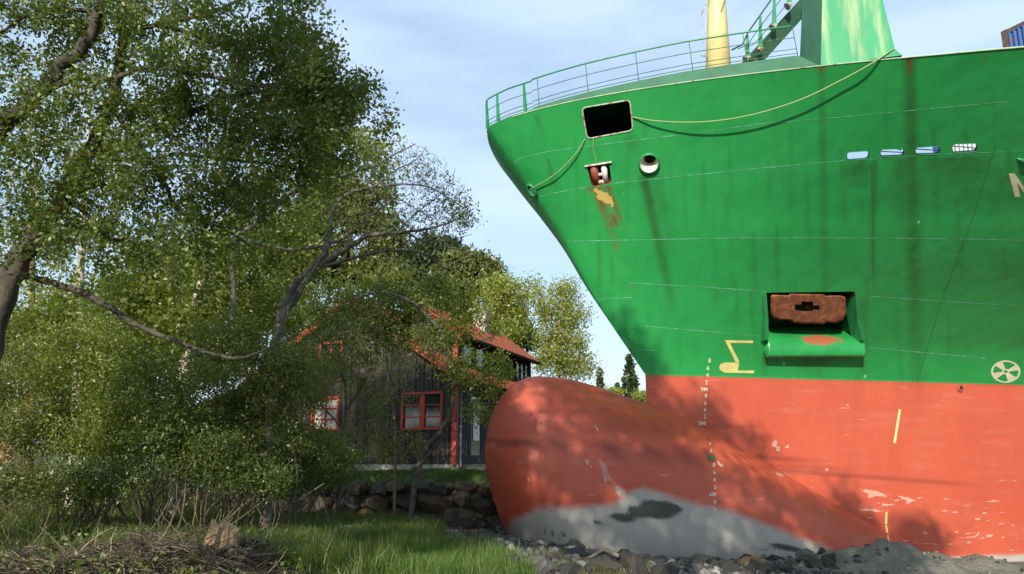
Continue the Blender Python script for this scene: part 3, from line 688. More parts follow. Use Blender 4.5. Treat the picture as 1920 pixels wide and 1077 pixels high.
# ---- crane-rest tower on the bulwark
def hpx(u, v): return shoot(u, v, hullT, 0)[0]
a0, a1 = Vector(hull_pts(tU(1540), 8.8)), Vector(hull_pts(tU(1690), 8.8))
def on_plane(u, v, P, N): r = ray(u, v); return r*(P.dot(N)/r.dot(N))
ed = (a1-a0).normalized(); TN = Vector((ed.y, -ed.x, 0)).normalized()
a0 = a0+TN*.01
tw = [on_plane(u, v, a0, TN) for (u, v) in ((1539, 122), (1600, 117), (1660, 108), (1692, 104), (1678, 92), (1670, 60), (1655, 0))]
t7 = on_plane(1640, -70, a0, TN); t8 = on_plane(1543, -70, a0, TN)
face = tw+[t7, t8]; inb = [p-TN*1.1 for p in face]; inb[0] = face[0]-TN*.9-ed*.35; inb[-1] = face[-1]-TN*.9-ed*.30
n_ = len(face); mb = MB(); mb.add(face, [tuple(range(n_))]); ship_mb(mb, 'tower_plate', M['tower'])
mb = MB(); f2 = [p-TN*.012 for p in face]; mb.add(f2+inb, [tuple(range(n_, 2*n_))[::-1]]+[(i, (i+1) % n_, n_+(i+1) % n_, n_+i) for i in range(n_)]); ship_mb(mb, 'tower_sides', M['dull_green'])
# stair with heavy stringer leading up to it, sloping hand rails
q0 = at(1412, 118, 19.2); q1 = at(1556, -40, 19.6)
mb = MB(); dv = (q1-q0); w_ = Vector((0, 0, 1)).cross(dv).normalized(); hh_ = dv.cross(w_).normalized(); hh_ = hh_ if hh_.z > 0 else -hh_

mb.prism([q0-hh_*.18, q1-hh_*.18, q1+hh_*.22, q0+hh_*.22], w_*.7); ship_mb(mb, 'stair', M['dark_green'])
for k_, (du, r_) in enumerate(((-36, .022), (-18, .012), (-8, .010))):
    mb = MB(); p_a = at(1404+du*.8, 112-0*du, 19.0)+Vector((0, 0, 0)); p_b = at(1530+du, -40, 19.4)
    mb.tube([at(1372+k_*12, 94-k_*2, 18.9), at(1392+k_*10, 84, 18.9), at(1402+k_*12, 62+k_*4, 18.9), at(1450+k_*18, -6, 19.1), at(1480+k_*20, -50, 19.2)], r_, 6)
    ship_mb(mb, 'hand_rail', M['dark_green'])
for (u0, v0, v1) in ((1426, 92, 28), (1452, 48, -12), (1402, 108, 66), (1480, 8, -50)):
    c0 = at(u0, v0, 18.95); c1 = at(u0, v1, 18.95); mb = MB(); d = Vector((.05, 0, 0)); mb.prism([c0-d*1.3, c0+d*1.3, c1+d*.5, c1-d*.5], (0, .02, 0))
    ship_mb(mb, 'stair_stanchion', M['green_paint'])
    mb = MB(); mb.tube([c0+Vector((-.06, .03, -.06)), c0+Vector((.08, .03, .05))], [.11, .03], 8); ship_mb(mb, 'lamp_hood', M['rim'])
# ---- yellow mast
mst = at(1345, 125, 24.0); top = at(1343, -150, 24.0); mb = MB()
mb.tube([mst-Vector((0, 0, .8)), mst.lerp(top, .4), top], [.44, .30, .25], 24); ship_mb(mb, 'mast', M['yellow_mast'], True)
mb = MB(); l0 = at(1317, 100, 23.8); 
mb.tube([at(1322, 105, 23.8), at(1316, 30, 23.8)], .008, 5); mb.tube([at(1323, 62, 23.8), at(1323, 10, 23.8)], .02, 5); mb.tube([at(1315, 28, 23.8), at(1330, -5, 23.8)], .02, 5); mb.tube([at(1314, 104, 23.8), at(1327, 106, 23.8)], .03, 5)
mb.tube([at(1352, 20, 23.6), at(1360, -10, 23.6)], .02, 5); ship_mb(mb, 'mast_ladder', M['rim'])

# ---- container on the deck
def container_mat(name, c):
    m, nt, b = material(name); g = G(nt); f = g.noise(3, 7, .65); g.l(g.mix(g.ramp(f, .58, .66), c, (.16, .07, .04)), b.inputs['Base Color']); b.inputs['Roughness'].default_value = .5; return m
def container(label, loc, rz, mat, fr):
    c = empty('shipping_container', loc, rz); tag(c, label, 'container', 'containers on the deck')
    Lx, Ly, Lz = 6.06, 2.44, 2.59; mb = MB(); n = 44; vs = []
    for i in range(n*4+1):
        x = -Lx/2+.12+(Lx-.24)*i/(n*4); y = -Ly/2+(.0 if (i % 4) in (1, 2) else .05); vs += [(x, y, .12), (x, y, Lz-.1)]
    mb.add(vs, [(i, i+2, i+3, i+1) for i in range(0, len(vs)-2, 2)])
    mb.box((0, .05, Lz/2), (Lx-.2, Ly-.14, Lz-.12)); mb.build('side_panel', mat, c)
    vs = []; mb = MB(); n = 16
    for i in range(n*4+1):
        y = -Ly/2+.12+(Ly-.24)*i/(n*4); x = -Lx/2+(.0 if (i % 4) in (1, 2) else .05); vs += [(x, y, .12), (x, y, Lz-.1)]
    mb.add(vs, [(i, i+1, i+3, i+2) for i in range(0, len(vs)-2, 2)]); mb.build('end_panel', mat, c)
    mb = MB()
    for x in (-1, 1):
        for y in (-1, 1): mb.box((x*(Lx/2-.08), y*(Ly/2-.08), Lz/2), (.18, .18, Lz))
    for z in (.06, Lz-.07):
        for y in (-1, 1): mb.box((0, y*(Ly/2-.07), z), (Lx-.34, .12, .13))
        for x in (-1, 1): mb.box((x*(Lx/2-.07), 0, z), (.12, Ly-.34, .13))
    mb.build('corner_frame', fr, c); return c
M['cont_blue'] = container_mat('container_blue', (.03, .09, .28)); pc = at(1877, 60, 21.5); pc.z -= 2.59
M['cont_white'] = container_mat('container_white', (.50, .54, .58))
container('pale container with rusty frame glimpsed through the rearmost bulwark port', tuple(pc+AX*3.03-NX*1.40-Vector((0, 0, 1.35))), TH, M['cont_white'], M['cont_blue'])
c1 = container('blue corrugated container with rusty frame standing on the ship behind the bulwark', tuple(pc+AX*3.03+NX*1.22), TH, M['cont_blue'], M['frame_rust'])

# ---- ropes
def rope(name, label, pts, r, group='green ropes hanging on the bow'):
    mb = MB(); c = pts[0]; mb.tube([Vector(p)-Vector(c) for p in pts], r, 6); o = mb.build(name, M['rope'], None, True); o.location = c; tag(o, label, 'rope', group); return o
def catmull(P, n=10):
    P = [Vector(p) for p in P]; Q = [P[0]*2-P[1]]+P+[P[-1]*2-P[-2]]; out = []
    for i in range(1, len(Q)-2):
        for k in range(n):
            t = k/n; a, b, c, d = Q[i-1:i+3]
            out.append(.5*((2*b)+(c-a)*t+(2*a-5*b+4*c-d)*t*t+(3*b-a-3*c+d)*t**3))
    out.append(P[-1]); return out
def rpx(u, v, off): return next(q[0] for q in (shoot(u+k, v, hullT, off) for k in range(0, 60, 3)) if q[0] is not None)
rope('mooring_rope', 'long slack green rope from the dark bow window to the green tower', catmull([rpx(1186, 220, .02), rpx(1230, 225, .14), rpx(1290, 226, .22), rpx(1350, 221, .25), rpx(1420, 207, .25), rpx(1500, 181, .22), rpx(1570, 148, .18), rpx(1630, 117, .12)]+[on_plane(1676, 92, a0, TN)+TN*.03]), .017)
rope('mooring_rope', 'sagging green rope from the dark bow window down to the stem fairlead', catmull([rpx(1097, 261, .02), rpx(1085, 282, .08), rpx(1062, 308, .12), rpx(1035, 331, .12), rpx(1000, 352, .08), rpx(977, 359, .05)]), .015)
rope('mooring_rope', 'short green rope dropping from the bow window to the roller lead', catmull([rpx(1113, 259, .02), rpx(1113, 275, .05), rpx(1116, 292, .05), rpx(1120, 308, .04)]), .012)
#==PART2==
# ================================================================== GROUND
def sstep(a, b, x): t = np.clip((x-a)/(b-a), 0, 1); return t*t*(3-2*t)
def fbm(x, y, seed=0, oct_=5, f=1.0):
    x = np.asarray(x, float); y = np.asarray(y, float); out = 0; amp = 1; r = np.random.default_rng(seed)
    for o in range(oct_):
        tab = r.uniform(-1, 1, (64, 64)); X = (x*f+o*17.3); Y = (y*f+o*9.1); xi = np.floor(X).astype(int); yi = np.floor(Y).astype(int); tx = X-xi; ty = Y-yi
        tx = tx*tx*(3-2*tx); ty = ty*ty*(3-2*ty); g_ = lambda a, b: tab[a % 64, b % 64]
        out = out+amp*((g_(xi, yi)*(1-tx)+g_(xi+1, yi)*tx)*(1-ty)+(g_(xi, yi+1)*(1-tx)+g_(xi+1, yi+1)*tx)*ty); amp *= .5; f *= 2.03
    return out
def lawn_mask(x, y):
    w0 = 24.75+.12*np.sin(x*1.3); wid = .35+np.clip(-x-6.2, 0, 8)*1.1
    return sstep(w0-wid, w0+.35, y)*(1-sstep(2.6, 4.2, x-.0*(y)))
def ground_z(x, y):
    x = np.asarray(x, float); y = np.asarray(y, float)
    zb = -1.55-.028*np.clip(y-11, 0, 20)-.085*np.clip(x+.3, 0, 14)-.38*np.exp(-((x-3.9)/2.9)**2-((y-20.9)/1.5)**2)+.055*np.clip(-x-1, 0, 14)
    zb = zb+.05*fbm(x, y, 1, 4, .8)+.020*fbm(x, y, 2, 4, 5)*sstep(-3, 1, x)
    for (cx_, cy_, rx, ry, h) in ((8.6, 19.6, 1.5, .8, .62), (10.6, 20.2, 1.6, .8, .34), (12.6, 19.6, 1.6, 1.1, .46), (5.6, 18.4, 1.2, .6, .10)):
        d = ((x-cx_)/rx)**2+((y-cy_)/ry)**2; zb = zb+h*np.exp(-d)*(1+.35*fbm(x, y, 5, 4, 1.6))
    zl = -.42+.03*fbm(x, y, 3, 3, .6)+.10*sstep(25, 27, y)
    m = lawn_mask(x, y); z = zb*(1-m)+zl*m
    far = sstep(45, 80, np.hypot(x, y)); return z*(1-far)+(-.5)*far+5*sstep(70, 220, y)*(1-sstep(20, 60, x))
def axis(lo, hi, d, ext, gr=1.28):
    a = list(np.arange(lo, hi+1e-6, d)); s_ = d; x = lo
    left = []
    while x > -ext: s_ *= gr; x -= s_; left.append(x)
    right = []; s_ = d; x = a[-1]
    while x < ext: s_ *= gr; x += s_; right.append(x)
    return np.array(left[::-1]+a+right)
gx = axis(-12, 15, .085, 3000); gy = axis(10.5, 28, .085, 3000)
GX, GY = np.meshgrid(gx, gy, indexing='ij'); GZ = ground_z(GX, GY); gi = np.arange(GX.size).reshape(GX.shape)
ground = mesh_obj('ground', np.stack([GX, GY, GZ], -1).reshape(-1, 3).tolist(), np.stack([gi[:-1, :-1], gi[1:, :-1], gi[1:, 1:], gi[:-1, 1:]], -1).reshape(-1, 4).tolist(), None or M['black'], None, True)
tag(ground, kind='structure')
def ground_mat():
    m, nt, b = material('ground_soil_and_clay'); g = G(nt); f = g.noise(9, 8, .7); f2 = g.noise(1.2, 5, .55); peb = g.n('ShaderNodeTexVoronoi'); peb.inputs['Scale'].default_value = 16
    g.l(g.n('ShaderNodeTexCoord').outputs['Object'], peb.inputs['Vector'])
    la_, cl_ = g.attr('lawn'), g.attr('clay'); lf = g.attr('soil')
    gravel = g.mix(peb.outputs['Color'], (.055, .052, .046), (.15, .14, .125), 'MIX'); gravel = g.mix(.5, gravel, g.mix(f, (.04, .038, .032), (.13, .125, .11)))
    clay = g.mix(g.ramp(f, .3, .75), (.20, .18, .145), (.12, .112, .092))
    soil = g.mix(f, (.022, .018, .011), (.075, .058, .034))
    lawn = g.mix(f, (.030, .060, .012), (.075, .115, .025))
    c = g.mix(g.ramp(g.math('ADD', cl_, g.math('MULTIPLY', g.math('SUBTRACT', f2, .5), .7)), .4, .6), gravel, clay)
    c = g.mix(lf, c, soil); c = g.mix(la_, c, lawn); g.l(c, b.inputs['Base Color']); b.inputs['Roughness'].default_value = .9
    g.bump(g.math('ADD', f, g.math('MULTIPLY', peb.outputs['Distance'], .6)), .6, .06, b); return m
ground.data.materials[0] = ground_mat()
fx, fy = GX.ravel(), GY.ravel()
for nm, arr in (('lawn', np.maximum(sstep(.55, .85, lawn_mask(fx, fy)), sstep(40, 60, np.hypot(fx, fy)))), ('clay', sstep(4.5, 7.5, fx+.5*fbm(fx, fy, 8, 3, .7))*sstep(17.3, 18.2, fy+.3*fbm(fx, fy, 9, 3, 1))),
                ('soil', 1-sstep(-2.6, -.8, fx+.12*(fy-14)+.3*fbm(fx, fy, 7, 3, 1)))):
    a_ = ground.data.attributes.new(nm, 'FLOAT', 'POINT'); a_.data.foreach_set('value', arr.astype(np.float32))
def gz(x, y): return float(ground_z(x, y))
def ground_hit(u, v):
    r = ray(u, v); 
    for k in range(400):
        t = 8+k*.1; p = r*t
        if p.z < gz(p.x, p.y): return p
    return r*30

# ================================================================== ROCKS
def rock_mesh(name, seed, cuts=9, sub=3, amp=.10, mat=None):
    rs = np.random.default_rng(seed); bm = bmesh.new(); bmesh.ops.create_icosphere(bm, subdivisions=sub, radius=1.0)
    V = np.array([v.co[:] for v in bm.verts])
    V = V/np.abs(V).max(1, keepdims=True)**.6
    for _ in range(cuts):
        n = rs.normal(size=3); n /= np.linalg.norm(n); d = rs.uniform(.50, .82); s_ = V@n; V -= np.outer(np.maximum(s_-d, 0)*.93, n)
    for i, v in enumerate(bm.verts):
        p = Vector(V[i]); q = p+Vector((seed*3.1, 0, 0)); v.co = p*(1+amp*noise.fractal(q*1.7, 1.0, 2.1, 4)+.03*noise.noise(q*7))
    me = bpy.data.meshes.new(name); bm.to_mesh(me); bm.free(); me.materials.append(mat); me.polygons.foreach_set('use_smooth', [False]*len(me.polygons))
    return me
def rock_mat(name, c1, c2, c3, moss=.0):
    m, nt, b = material(name); g = G(nt); f = g.noise(3.0, 9, .65); v = g.noise(1.0, 3, .5); sp = g.noise(9, 6, .7)
    oi = g.n('ShaderNodeObjectInfo').outputs['Random']
    c = g.mix(g.ramp(f, .35, .65), c1, c2); c = g.mix(g.ramp(g.math('ADD', g.math('MULTIPLY', v, .6), g.math('MULTIPLY', oi, .4)), .45, .65), c, c3)
    c = g.mix(g.ramp(sp, .62, .72), c, tuple(min(1, x*2.2) for x in c1))
    if moss:
        geo = g.n('ShaderNodeNewGeometry'); sx = g.n('ShaderNodeSeparateXYZ'); g.l(geo.outputs['Normal'], sx.inputs[0])
        c = g.mix(g.math('MULTIPLY', g.ramp(g.math('ADD', sx.outputs['Z'], g.math('SUBTRACT', v, .5)), .5, .9), moss), c, (.05, .07, .02))
    g.l(c, b.inputs['Base Color']); b.inputs['Roughness'].default_value = .85; g.bump(g.math('ADD', f, g.math('MULTIPLY', sp, .3)), .5, .08, b); return m
R_wall = rock_mat('retaining_boulder_rock', (.050, .046, .040), (.028, .027, .025), (.075, .050, .030), .6)
R_orange = rock_mat('orange_boulder_rock', (.22, .12, .05), (.14, .08, .04), (.26, .16, .07))
R_dark = rock_mat('dark_shore_rock', (.024, .023, .022), (.040, .038, .035), (.055, .048, .040))
R_grey = rock_mat('grey_shore_stone', (.10, .097, .09), (.062, .060, .056), (.14, .128, .108))
R_pale = rock_mat('pale_shore_stone', (.42, .40, .35), (.26, .25, .22), (.5, .46, .38))
wallM = [rock_mesh('boulder', 20+i, 11, 4, .07, R_wall) for i in range(7)]; orangeM = rock_mesh('boulder', 41, 10, 4, .07, R_orange)
darkM = [rock_mesh('rock', 60+i, 12, 3, .10, R_dark) for i in range(6)]; greyM = [rock_mesh('stone', 80+i, 9, 3, .08, R_grey) for i in range(5)]; paleM = [rock_mesh('stone', 95+i, 9, 2, .08, R_pale) for i in range(3)]
def put(me, name, loc, sc, rot, label, cat, group):
    o = bpy.data.objects.new(name, me); COL.objects.link(o); o.location = loc; o.scale = sc; o.rotation_euler = rot; tag(o, label, cat, group); return o
rr = random.Random(11)
# retaining wall of boulders: three courses
ORD = 'first second third fourth fifth sixth seventh eighth ninth tenth eleventh twelfth thirteenth fourteenth fifteenth sixteenth seventeenth eighteenth nineteenth twentieth'.split()
for row, (zc, hh, ww) in enumerate(((-1.85, .42, .66), (-1.24, .32, .46), (-.80, .22, .36))):
    x = -7.0+row*.25; cnt = 0
    while x < 3.6:
        w_ = ww*rr.uniform(.75, 1.3); x += w_*.86
        u_, v_ = project(np.array([x, 24.4, zc])); me = wallM[rr.randrange(7)]; lab = ORD[min(cnt, 19)]+(' rock from the left in the bottom course of the boulder wall', ' rock from the left in the middle course of the boulder wall', ' mossy rock from the left in the top course of the boulder wall')[row]; cnt += 1
        put(me, 'boulder', (x, 24.42+row*.17+rr.uniform(-.08, .08), zc+rr.uniform(-.06, .06)), (w_, .45, hh*rr.uniform(.95, 1.25)), (rr.uniform(-.2, .2), rr.uniform(-.2, .2), rr.uniform(-.3, .3)), lab, 'boulder', ('boulders of the bottom course', 'boulders of the middle course', 'boulders of the top course')[row])
        x += w_*.86
p = at(770, 983, 23.6); put(orangeM, 'boulder', (p.x, 23.75, p.z), (.36, .3, .26), (0, .2, .3), 'bright orange faced boulder at the foot of the boulder wall', 'boulder', None)
# single rocks of the shore that read on their own (photo pixel, size)
def shore(u, v, sz, me, label, cat='rock', group=None, sq=(1, .8, .7), rot=None, sink=.25):
    p = ground_hit(u, v); s_ = sz
    return put(me, 'boulder' if sz > .3 else 'stone', (p.x, p.y+s_*.5, p.z+s_*sq[2]*(.55-sink)), (s_*sq[0], s_*sq[1], s_*sq[2]), rot or (rr.uniform(-.4, .4), rr.uniform(-.4, .4), rr.uniform(0, 6)), label, cat, group)
slab = shore(632, 1012, .52, greyM[0], 'pale flat slab stone lying in the grass below the boulder wall', sq=(1.1, .6, .36), rot=(.1, -.25, .3)); slab.name = 'slab_stone'
M_slab = rock_mat('lichen_slab_rock', (.34, .30, .20), (.20, .19, .12), (.40, .36, .26)); sl = greyM[0].copy(); sl.materials[0] = M_slab; slab.data = sl
shore(1190, 1077, .36, darkM[0], 'large black angular rock at the centre of the stones before the bulb', sq=(.95, .7, .9))
shore(1130, 1075, .38, darkM[1], 'wide dark rock left of the large black angular rock', sq=(1.0, .7, .55))
shore(1320, 1062, .32, darkM[2], 'dark pointed rock under the lowest draft marks', sq=(1.0, .7, .75))
shore(1365, 1070, .30, darkM[3], 'dark rough rock right of the pointed rock', sq=(1.1, .7, .6))
shore(1018, 1078, .24, greyM[1], 'speckled grey boulder at the right end of the grass', sq=(.85, .8, .85))
shore(1060, 1077, .31, darkM[4], 'low dark rock beside the speckled grey boulder', sq=(1.2, .7, .45))
shore(1415, 1066, .26, rock_mesh('stone', 120, 8, 3, .08, R_orange), 'brown stone on the dark rubble before the hull')
shore(1245, 1080, .31, darkM[5], 'low dark rock right of the large black angular rock', sq=(1.2, .7, .5))
for (u, v) in ((938, 1018), (950, 1024), (957, 1032), (925, 1024)): shore(u, v, rr.uniform(.09, .14), paleM[rr.randrange(3)], 'small pale stone in the cluster before the tip of the bulb', 'stone', 'pale stones before the bulb', sq=(1, .8, 1))
for i, (u, v, sz) in enumerate(((1080, 1046, .30), (1150, 1052, .34), (1215, 1058, .30), (1285, 1050, .36), (1345, 1052, .30), (1400, 1048, .34), (1460, 1055, .32), (1000, 1035, .26), (1520, 1060, .34), (1560, 1070, .30), (1460, 1075, .34), (1380, 1078, .30), (1190, 1068, .3), (1110, 1064, .3))):
    shore(u, v, sz, darkM[i % 6], ORD[i]+' of the jagged dark rocks strewn along the foot of the bulb and hull', 'rock', 'jagged rocks at the foot of the hull', sq=(1.2, .8, .42), sink=.3)
for k in range(230):
    u = rr.uniform(560, 1560); v = rr.uniform(998, 1079)
    if u < 950 and v > 1002+ (u-600)*.09: continue
    p = ground_hit(u, v)
    if p.y > 24: continue
    sz = rr.choice([.07, .10, .13, .18, .26]); grp = rr.choice([0, 0, 1, 2])
    me = (darkM[rr.randrange(6)], greyM[rr.randrange(5)], greyM[rr.randrange(5)] if rr.random() < .6 else paleM[rr.randrange(3)])[grp]
    lab = ('dark stone among the shore rubble before the ship', 'grey stone among the shore rubble before the ship', 'grey stone among the shore rubble before the ship')[grp]
    if me in paleM: lab = 'pale stone scattered on the shore rubble'; sz = min(sz, .13)
    put(me, 'stone', (p.x, p.y, p.z+sz*.25), (sz, sz*.8, sz*.7), (rr.uniform(-.5, .5), rr.uniform(-.5, .5), rr.uniform(0, 6)), lab, 'stone', ('dark shore stones' if me in darkM else 'pale shore stones' if me in paleM else 'grey shore stones'))
# fine rubble that nobody could count
mb = MB(); base = []
bm = bmesh.new(); bmesh.ops.create_icosphere(bm, subdivisions=1, radius=1); bmv = [v.co.copy() for v in bm.verts]; bmf = [tuple(v.index for v in f.verts) for f in bm.faces]; bm.free()
for k in range(6500):
    x = rr.uniform(-5, 12); y = rr.uniform(14.2, 24.2)
    if x < -.5 and y < 20.5+(-x)*.5: continue
    if x > 7 and rr.random() < .75: continue
    s_ = rr.choice([.02, .03, .04, .06, .085]); z = gz(x, y); R = Matrix.Rotation(rr.uniform(0, 6), 3, Vector((rr.random(), rr.random(), rr.random()+.1)).normalized())
    mb.add([Vector((x, y, z+s_*.2))+R @ Vector((v.x*s_*rr.uniform(.8, 1.3), v.y*s_*rr.uniform(.7, 1.1), v.z*s_*rr.uniform(.6, .9))) for v in bmv], bmf)
def rub_mat():
    m, nt, b = material('shore_rubble'); g = G(nt); n = g.n('ShaderNodeNewGeometry').outputs['Random Per Island']
    r = g.n('ShaderNodeValToRGB'); g.l(n, r.inputs[0]); e = r.color_ramp.elements; e[0].color = (.035, .034, .032, 1); e[1].position = 1.0; e[1].color = (.34, .32, .28, 1)
    for ps, c in ((.5, (.08, .076, .07, 1)), (.85, (.17, .16, .145, 1)), (.95, (.24, .225, .20, 1))): q = e.new(ps); q.color = c
    g.l(r.outputs[0], b.inputs['Base Color']); b.inputs['Roughness'].default_value = .85; return m
tag(mb.build('rubble', rub_mat()), kind='stuff')

# ================================================================== HOUSE
def wood(name, c1, c2, sx=9):
    m, nt, b = material(name); g = G(nt); v = g.noise(3.2, 6, .6, mapping=(3, 3, .12)); f = g.noise(1.6, 5, .6)
    c = g.mix(g.ramp(v, .3, .7), c1, c2); c = g.mix(g.math('MULTIPLY', g.ramp(f, .4, .7), .5), c, tuple(x*.55 for x in c1)); g.l(c, b.inputs['Base Color']); b.inputs['Roughness'].default_value = .85; g.bump(v, .4, .02, b); return m
M['planks'] = wood('weathered_plank_wood', (.030, .022, .017), (.085, .070, .060)); M['redtrim'] = painted('red_trim_paint', (.50, .060, .030), (.22, .04, .02), amt=.6, rough=.5)
M['bluewall'] = wood('blue_grey_board_paint', (.10, .125, .15), (.075, .095, .12)); M['plaster'] = simple('chimney_plaster', (.50, .46, .36), (.36, .33, .26), rough=.85)
M['concrete'] = simple('foundation_concrete', (.42, .40, .34), (.24, .23, .19), scale=3, rough=.9, bump=.2)
def tile_mat():
    m, nt, b = material('roof_clay_tile'); g = G(nt); w = g.n('ShaderNodeTexBrick'); w.inputs['Scale'].default_value = 1.0; w.inputs['Brick Width'].default_value = .22; w.inputs['Row Height'].default_value = .32; w.inputs['Mortar Size'].default_value = .012
    w.inputs['Color1'].default_value = (.38, .085, .035, 1); w.inputs['Color2'].default_value = (.26, .06, .03, 1); w.inputs['Mortar'].default_value = (.06, .02, .012, 1); w.offset = 0
    g.l(g.n('ShaderNodeUVMap').outputs[0], w.inputs['Vector']); f = g.noise(1.2, 6, .6)
    g.l(g.mix(g.ramp(f, .52, .72), w.outputs['Color'], (.12, .09, .035)), b.inputs['Base Color']); b.inputs['Roughness'].default_value = .8; return m
M['tile'] = tile_mat()
def glass_mat():
    m, nt, b = material('window_glass'); b.inputs['Base Color'].default_value = (.03, .035, .04, 1); b.inputs['Roughness'].default_value = .06; b.inputs['Specular IOR Level'].default_value = .9; return m
M['glass'] = glass_mat(); M['metalgrey'] = simple('zinc_metal', (.22, .23, .24), (.14, .15, .16), rough=.5); M['curtain'] = simple('white_curtain', (.62, .60, .52), (.40, .38, .33), scale=9, rough=.9)
HX0 = Vector(at(853, 700, 27.0)); YAW = radians(20); HW, HL, HE, HA = 8.2, 9.6, HX0.z, 5.75; zF = -.12
house = empty('house', (HX0.x, HX0.y, zF), -YAW); tag(house, 'old dark timber house with red trimmed windows and red tiled roof behind the trees', 'house')
# local: x from -HW (left) to 0 (right corner), y away from the camera, z up from the foundation
he = HE-zF; ha = HA-zF
def hobj(mb, name, mat, parent=None, smooth=False):
    o = mesh_obj(name, mb.v, mb.f, mat, parent or house, smooth); return o
def tiled(name, a, b, c, d, th=.12, parent=None, nu=1):      # corrugated tile slab: a-b along the eave, d-c along the ridge
    a, b, c, d = map(Vector, (a, b, c, d)); n = (b-a).cross(d-a).normalized(); n = n if n.z > 0 else -n
    L_ = (b-a).length; H_ = (d-a).length; K = int(L_/.11); R_ = max(2, int(H_/.32)); vs = []; uv = []
    for j in range(R_*2+1):
        fj = (j+1)//2/R_; lift = .025 if j % 2 else .0
        for i in range(K+1):
            fi = i/K; p = a.lerp(b, fi).lerp(d.lerp(c, fi), fj); vs.append(p+n*(th*.6+.03*(1 if i % 2 else 0)+lift)); uv.append((fi*L_, fj*H_))
    fs = [(j*(K+1)+i, j*(K+1)+i+1, (j+1)*(K+1)+i+1, (j+1)*(K+1)+i) for j in range(R_*2) for i in range(K)]
    mb = MB(); mb.add(vs, fs); b0_ = len(mb.v); mb.prism([a, b, c, d], n*-.0+Vector((0, 0, -th*.5)))
    o = hobj(mb, name, M['tile'], parent); ul = o.data.uv_layers.new(name='UVMap')
    uvall = uv+[(0, 0)]*8
    for lp_ in o.data.loops: ul.data[lp_.index].uv = uvall[lp_.vertex_index]
    return o
def plank_wall(name, x0, x1, zfun, y=0, openings=(), mat=None, step=.16, axis_='x', z0=.0, parent=None):
    mb = MB(); n = int(abs(x1-x0)/step); rr_ = random.Random(int(abs(x0)*10)+3)
    for i in range(n):
        a = x0+(x1-x0)*i/n; b = x0+(x1-x0)*(i+1)/n; mid = (a+b)/2; top = zfun(mid); off = (.03 if i % 2 else 0)+rr_.uniform(0, .008)
        segs = [(z0, top)]
        for (oa, ob, oz0, oz1) in openings:
            if oa < mid < ob:
                ns_ = []
                for (s0_, s1_) in segs:
                    if oz0 > s0_: ns_.append((s0_, min(s1_, oz0)))
                    if oz1 < s1_: ns_.append((max(s0_, oz1), s1_))
                segs = ns_
        for (s0_, s1_) in segs:
            if s1_-s0_ < .02: continue
            if axis_ == 'x': mb.box((mid, y-off/2-.02, (s0_+s1_)/2), (abs(b-a)-.006, .04+off, s1_-s0_))
            else: mb.box((y+off/2+.02, mid, (s0_+s1_)/2), (.04+off, abs(b-a)-.006, s1_-s0_))
    return hobj(mb, name, mat or M['planks'], parent)
gable = lambda x: he+(ha-he)*(1-abs(x+HW/2)/(HW/2))
def lpx(u, v, y=0.0):                    # photo pixel -> house-local x, z on the plane local y = const
    ex = Vector((cos(YAW), -sin(YAW), 0)); ey = Vector((sin(YAW), cos(YAW), 0)); O = Vector((HX0.x, HX0.y, 0))
    r = ray(u, v); t = (O.dot(ey)+y)/r.dot(ey); p = r*t-O; return p.dot(ex), p.z-zF
def win_rect(u0, v0, u1, v1, y=0.0):
    a = lpx(u0, v0, y); b = lpx(u1, v1, y); return (a[0], b[0], b[1], a[1])
wins = [(win_rect(589, 747, 634, 806), 2, 3, True), (win_rect(757, 739, 829, 804), 2, 3, False), (win_rect(603, 645, 642, 674), 2, 1, False), (win_rect(470, 745, 515, 804), 2, 3, False)]
plank_wall('gable_wall', -HW, 0, gable, 0, [w[0] for w in wins])
mb = MB(); mb.add([(-HW, .12, 0), (0, .12, 0), (0, .12, he), (-HW/2, .12, ha), (-HW, .12, he)], [(0, 1, 2, 3, 4)]); hobj(mb, 'inner_wall', M['black'])
def window(rect, nx, nz, curtain=False, axis_='x', y=0.0, parent=None, fr=.075, mull=.0):
    x0, x1, z0, z1 = rect; w = hobj((lambda m: (m.box(((x0+x1)/2, y-.05, z0), (x1-x0+fr, .10, fr)), m.box(((x0+x1)/2, y-.05, z1), (x1-x0+fr, .10, fr)), m.box((x0, y-.05, (z0+z1)/2), (fr, .09, z1-z0)), m.box((x1, y-.05, (z0+z1)/2), (fr, .09, z1-z0)), m)[-1])(MB()), 'window', M['redtrim'], parent)
    mb = MB()
    for i in range(1, nx): mb.box((x0+(x1-x0)*i/nx, y-.035, (z0+z1)/2), (.05+mull, .05, z1-z0-fr))
    for j in range(1, nz): mb.box(((x0+x1)/2, y-.032, z0+(z1-z0)*j/nz), (x1-x0-fr, .045, .035))
    hobj(mb, 'glazing_bar', M['redtrim'], w)
    mb = MB(); mb.box(((x0+x1)/2, y+.01, (z0+z1)/2), (x1-x0, .012, z1-z0)); hobj(mb, 'pane', M['glass'] if not curtain else M['curtain'], w); return w
for i, (r_, nx_, nz_, cur) in enumerate(wins): window(r_, nx_, nz_, cur, mull=.14 if i == 1 else 0)
x0, x1, z0, z1 = wins[2][0]; window((x0+.3, x1+.1, z0-.75, z0-.22), 1, 1, True, fr=.03)
# foundation
mb = MB(); mb.box((-HW/2, .10, -.12), (HW+.1, .4, .30)); mb.box((.02, HL/2, -.12), (.3, HL, .30))
for i in range(7): mb.box((-.6-i*1.15, -.14, -.20), (.5+.3*(i % 2), .2, .22))
hobj(mb, 'foundation', M['concrete'])
